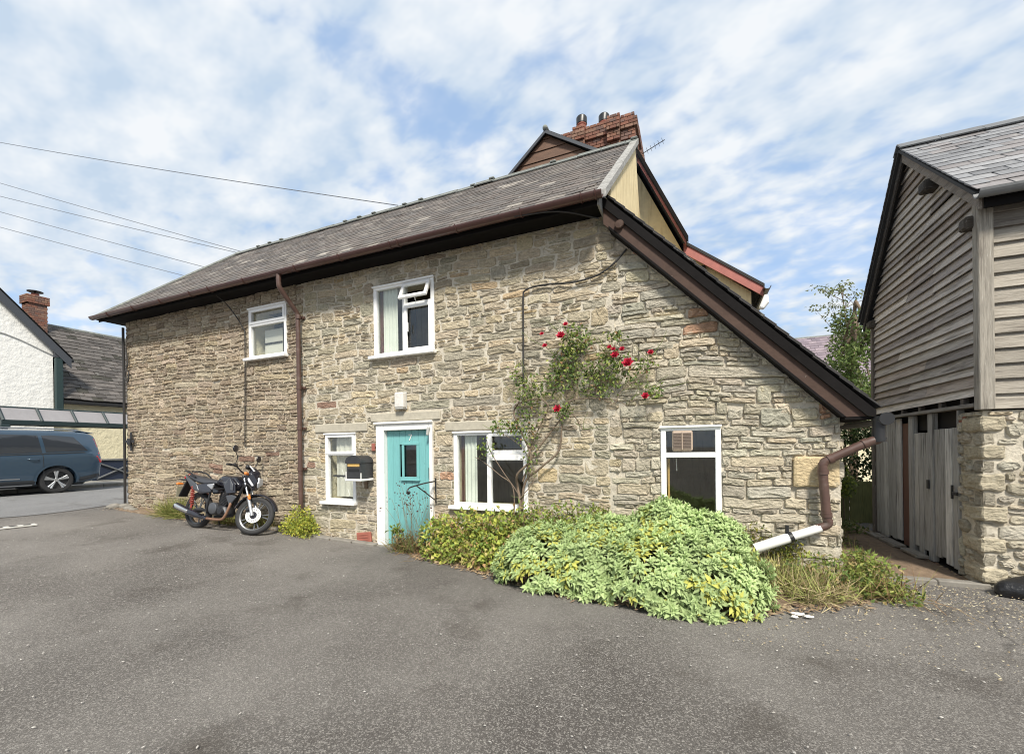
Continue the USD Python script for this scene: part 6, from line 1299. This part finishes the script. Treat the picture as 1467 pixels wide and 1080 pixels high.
# engine, frame, exhaust
P5('crankcase', hull([((.66, 0, .36), (.10, .12, .09)), ((.48, 0, .36), (.10, .12, .09)), ((.40, 0, .30), (.06, .10, .05)), ((.74, 0, .30), (.05, .10, .05))], 2), 'engine')
P5('clutch_cover', lathe([(0, -.155), (.075, -.15), (.095, -.135), (.10, -.10), (0, -.10)], 24, 'y', (.50, 0, .37)), 'bike_grey'); P5('generator_cover', lathe([(0, -.15), (.05, -.145), (.06, -.12), (0, -.10)], 20, 'y', (.68, 0, .34)), 'engine')
g = G()
for k in range(8): c = np.array([.66, 0, .45]) + np.array([.28, 0, .96]) * (k * .024); g.box(-.085, .085, -.09, .09, -.006, .006, bev=.004, R=np.array([[.96, 0, .28], [0, 1, 0], [-.28, 0, .96]]), at=c)
P5('cylinder_fins', g, 'engine', smooth=False); P5('cylinder_head', hull([((.72, 0, .66), (.07, .08, .04)), ((.73, 0, .71), (.05, .06, .03))], 2), 'engine')
P5('radiator_shroud', hull([((.90, -.11, .60), .02), ((.86, -.11, .46), .02), ((.80, -.12, .58), .02), ((.96, -.1, .58), .015)], 1), 'bike_grey')
g = G(); g.tube([(1.0, 0, .82), (.86, 0, .50), (.80, 0, .26), (.40, 0, .22)], .022, 8); g.tube([(.95, 0, .80), (.42, 0, .68), (-.28, 0, .82)], .022, 8)
for s in (-1, 1): g.tube([(.36, s * .10, .64), (.32, s * .10, .32)], .018, 8); g.tube([(.34, s * .085, .33), (0, s * .085, WR)], .020, 8)
P5('frame', g, 'iron_black')
g = G(); g.tube(smoothpath([(.76, -.05, .60), (.86, -.09, .55), (.87, -.12, .42), (.80, -.14, .24), (.68, -.145, .20), (.40, -.15, .20)], 6), .021, 10); EX = P5('exhaust_pipe', g, 'exhaust_brown')
g = G(); g.tube([(.42, -.15, .20), (.20, -.165, .235), (.10, -.17, .26)], [.028, .045, .05], 12); g.tube([(.10, -.17, .26), (-.30, -.185, .36)], [.05, .055], 14); P5('muffler', g, 'bike_black', EX); P5('muffler_cover', hull([((.02, -.215, .30), .018), ((-.26, -.23, .38), .022), ((-.24, -.232, .345), .018), ((.02, -.215, .275), .014)], 1), 'chrome', EX)
g = G(); g.tube([(.34, -.24, .26), (.30, -.12, .25)], .013, 7); P5('footpeg', g, 'iron_black'); g = G(); g.tube([(.30, .12, .24), (.20, .27, -.035)], .011, 7); P5('side_stand', g, 'iron_black'); P5('chain_guard', hull([((.02, .09, .40), .02), ((.40, .09, .44), .015), ((.02, .09, .34), .015)], 1), 'iron_black')

# ---------------------------------------------------------------- blue car parked across the road (x forward, y left)
ct = np.array([-17.9, 0.36, 0.482]); Rc = rotz(-PI / 2)
CAR = thing('parked_car', 'dark blue estate car parked on the road beside the shelter', 'car', mat4=Gf.Matrix4d(*[*Rc[:, 0], 0, *Rc[:, 1], 0, *Rc[:, 2], 0, *ct, 1]))
# stations: x, half width at sill, shoulder, roof; heights of floor, shoulder, roof
STN = [(-1.05, .78, .84, .58, .52, 1.02, 1.16), (-1.0, .84, .90, .64, .36, 1.08, 1.48), (-.90, .89, .94, .66, .30, 1.12, 1.70), (-.70, .92, .96, .68, .26, 1.13, 1.775), (-.35, .93, .965, .69, .24, 1.12, 1.80), (.3, .94, .965, .70, .24, 1.10, 1.81), (1.2, .94, .965, .70, .24, 1.08, 1.81), (1.9, .94, .965, .69, .24, 1.06, 1.77), (2.35, .93, .96, .66, .24, 1.05, 1.56), (2.75, .93, .955, .74, .24, 1.05, 1.22), (3.0, .92, .95, .77, .24, 1.05, 1.10), (3.5, .90, .93, .74, .26, 1.0, 1.04), (3.78, .82, .86, .6, .30, .92, .95), (3.86, .70, .74, .5, .42, .80, .82)]
S_ = np.array(STN); xs = np.concatenate([np.linspace(-1.05, -.7, 9), np.linspace(-.62, 3.86, 50)])
from scipy.interpolate import PchipInterpolator
ip = [PchipInterpolator(S_[:, 0], S_[:, k]) for k in range(1, 7)]
def csec(x):
    ws, wsh, wr, zf, zs, zr = [float(p(x)) for p in ip]; m = (zs + zf) / 2
    h = [(.0, zf), (ws * .7, zf), (ws * .95, zf + .03), (ws, zf + .12), (ws + .012, m - .05), (wsh - .006, m + .14), (wsh, zs - .12), (wsh - .012, zs - .02), (wsh - .035, zs + .01)]
    for t in (.12, .3, .5, .7, .86, .95): h.append((wsh - .04 + (wr - wsh + .04) * (t ** 1.25), zs + .01 + (zr - zs - .01) * (t * (1.06 - .06 * t))))
    h += [(wr * .8, zr + .012), (wr * .4, zr + .025), (0, zr + .03)]; return np.array(h)
secs = [csec(x) for x in xs]; nh = len(secs[0]); ring = []
for x, h in zip(xs, secs):
    left = np.c_[np.full(nh, x), h[:, 0], h[:, 1]]; right = left[::-1][1:-1] * [1, -1, 1]; ring.append(np.vstack([left, right]))
nr = len(ring[0]); V = np.vstack(ring); F = []
for i in range(len(xs) - 1):
    for j in range(nr):
        q = (j + 1) % nr; F += [[i * nr + j, (i + 1) * nr + j, (i + 1) * nr + q], [i * nr + j, (i + 1) * nr + q, i * nr + q]]
V = np.vstack([V, V[:nr].mean(0), V[-nr:].mean(0)]); 
for j in range(nr): q = (j + 1) % nr; F += [[len(V) - 2, j, q], [len(V) - 1, len(V) - 3 - nr + 1 + q, len(V) - 3 - nr + 1 + j]]
body = trimesh.Trimesh(V, F, process=True); body.fix_normals()
import manifold3d as m3
def to_m(t): return m3.Manifold(m3.Mesh(np.asarray(t.vertices, np.float32), np.asarray(t.faces, np.uint32)))
try:
    mb = to_m(body)
    for wx in (0.0, 2.98):
        for s in (-1, 1):
            cyl = m3.Manifold.cylinder(.5, .435, .435, 40).rotate((90, 0, 0)).translate((wx, s * .88 + .25, .37)); mb = mb - cyl
    mo = mb.to_mesh(); bodyv, bodyf = np.array(mo.vert_properties[:, :3], float), np.array(mo.tri_verts)
    if len(bodyf) < 100: raise ValueError
except Exception: bodyv, bodyf = body.vertices, body.faces
put('body', (bodyv, bodyf), 'car_blue', CAR, smooth=35)
def side_y(x, z):
    h = csec(x); return float(np.interp(z, h[2:15, 1], h[2:15, 0]))
def drape(name, poly, matn, off, s=1, parent=CAR, res=.05, label=None, thick=0.0):
    """a panel of the side glass or trim that follows the body side"""
    x0, z0, x1, z1 = poly.bounds; t = trimesh.creation.triangulate_polygon(poly.segmentize(res), engine='earcut'); v2, f2 = t
    m = trimesh.Trimesh(np.c_[v2, np.zeros(len(v2))], f2, process=False)
    for _ in range(2): m = m.subdivide()
    v2 = np.array(m.vertices)[:, :2]; Y = np.array([side_y(x, z) for x, z in v2]) + off
    put(name, (np.c_[v2[:, 0], s * Y, v2[:, 1]], m.faces), matn, parent, smooth=True, label=label)
for s in (1, -1):
    drape('rear_quarter_window', Polygon([(-.70, 1.22), (.22, 1.18), (.26, 1.66), (.05, 1.67), (-.42, 1.63)]), 'car_glass', .006, s); drape('rear_door_window', Polygon([(.30, 1.175), (1.16, 1.14), (1.16, 1.68), (.34, 1.665)]), 'car_glass', .006, s); drape('front_door_window', Polygon([(1.24, 1.125), (2.3, 1.11), (2.0, 1.52), (1.75, 1.62), (1.24, 1.68)]), 'car_glass', .006, s)
    drape('window_trim', Polygon([(-.66, 1.155), (2.3, 1.06), (2.3, 1.085), (-.6, 1.185)]), 'car_trim', .009, s)
    a = np.linspace(0, PI, 24); arch = Polygon(np.vstack([np.c_[.485 * np.cos(a), .37 + .485 * np.sin(a)], np.c_[.43 * np.cos(a[::-1]), .37 + .43 * np.sin(a[::-1])]]).clip([-9, .3], [9, 9])).buffer(0); drape('arch_trim', arch, 'car_silver' if False else 'car_blue', .016, s)
    drape('sill_trim', Polygon([(.46, .27), (2.5, .27), (2.5, .40), (.46, .40)]), 'car_trim', .01, s); drape('sill_strip', Polygon([(.75, .44), (2.4, .44), (2.4, .47), (.75, .47)]), 'car_silver', .012, s); drape('sill_strip', Polygon([(.5, .255), (2.5, .255), (2.5, .28), (.5, .28)]), 'car_silver', .014, s)
    drape('door_seam', Polygon([(.27, .45), (.285, .45), (.30, 1.14), (.285, 1.14)]), 'car_trim', .004, s); drape('door_seam', Polygon([(1.20, .42), (1.215, .42), (1.215, 1.10), (1.20, 1.10)]), 'car_trim', .004, s)
    g = G(); g.tube(smoothpath([(.38, s * .965, .985), (.44, s * 1.0, .99), (.54, s * 1.0, .99), (.60, s * .965, .985)], 4), .013, 6); put('door_handle', g, 'car_blue', CAR, smooth=True)
    drape('rear_bumper_trim', Polygon([(-1.0, .42), (-.5, .30), (-.46, .42), (-.96, .52)]), 'car_trim', .01, s)
    put('tail_lamp', hull([((-1.03, s * .78, 1.0), .05), ((-.98, s * .84, .88), .06), ((-.93, s * .88, 1.08), .035), ((-.98, s * .80, 1.14), .04), ((-.86, s * .70, 1.42), .035), ((-.80, s * .67, 1.55), .025)], 2) if False else hull([((-1.02, s * .78, .98), .05), ((-.98, s * .86, .88), .055), ((-.90, s * .89, 1.03), .05), ((-.95, s * .83, 1.14), .045)], 2), 'tail_red', CAR, smooth=True); put('tail_lamp', hull([((-.95, s * .82, 1.14), .04), ((-.93, s * .77, 1.34), .04), ((-.90, s * .70, 1.56), .03)], 2), 'tail_red', CAR, smooth=True)
    put('roof_rail', G().tube(smoothpath([(-.55, s * .62, 1.80), (-.4, s * .64, 1.85), (1.4, s * .65, 1.865), (1.9, s * .62, 1.80)], 5), .018, 6), 'car_silver', CAR, smooth=True)
    put('door_mirror', hull([((2.2, s * 1.02, 1.12), (.08, .07, .06)), ((2.2, s * 1.10, 1.13), (.07, .06, .07))], 2), 'car_blue', CAR, smooth=True)
    put('headlamp', hull([((3.72, s * .62, .82), .06), ((3.6, s * .78, .84), .06)], 2), 'lens_clear', CAR, smooth=True)
put('spoiler', hull([((-.92, s * .5, 1.755), (.07, .10, .016)) for s in (-1, 1)] + [((-.6, s * .5, 1.815), (.1, .1, .02)) for s in (-1, 1)], 2), 'car_blue', CAR, smooth=True)
put('rear_bumper', hull([((-1.03, s * .62, .52), (.06, .1, .10)) for s in (-1, 1)] + [((-.92, s * .82, .46), (.05, .06, .12)) for s in (-1, 1)], 2), 'car_blue', CAR, smooth=True); put('rear_screen', hull([((-.93, s * .55, 1.25), .02) for s in (-1, 1)] + [((-.86, s * .5, 1.62), .02) for s in (-1, 1)], 1), 'car_glass', CAR)
put('underbody', cbox(-.7, 3.5, -.75, .75, .20, .34, .05), 'car_trim', CAR); put('number_plate', cbox(-1.075, -1.068, -.26, .26, .86, .97, .004), 'plate_yellow', CAR)
for wx in (0.0, 2.98):
    for s in (1, -1):
        R_ = .375; tv, tf = lathe([(R_ - .12, -.11), (R_ - .06, -.125), (R_ - .015, -.11), (R_, -.07), (R_, .07), (R_ - .015, .11), (R_ - .06, .125), (R_ - .12, .11), (R_ - .12, -.11)], 40, 'y')
        Wp = put('wheel', (tv + [wx, s * .80, .375], tf), 'tyre', CAR, smooth=40)
        rv, rf = lathe([(.27, .10), (.278, .118), (.262, .118), (.25, .06), (.06, .05), (0, .05)], 40, 'y'); rv[:, 1] *= s; put('rim', (rv + [wx, s * .80, .375], rf), 'alloy_dark', Wp, smooth=40); g = G()
        for k in range(5):
            t = k / 5 * 2 * PI + .3
            for dt in (-.13, .13):
                c0 = np.array([.05 * math.cos(t), .085, .05 * math.sin(t)]); c1 = np.array([.262 * math.cos(t + dt), .112, .262 * math.sin(t + dt)]); pv, pf = tube([c0, (c0 + c1) / 2, c1], [.022, .020, .030], 6); pv[:, 1] = (pv[:, 1] - .10) * .5 + .10; pv[:, 1] *= s; g.add(pv + [wx, s * .80, .375], pf)
        put('spokes', g, 'alloy', Wp); put('wheel_cap', G().add(*[(v * [1, s, 1] + [wx, s * .80, .375], f) for v, f in [lathe([(0, .115), (.045, .112), (.055, .09), (0, .08)], 20, 'y')]][0]), 'alloy', Wp)
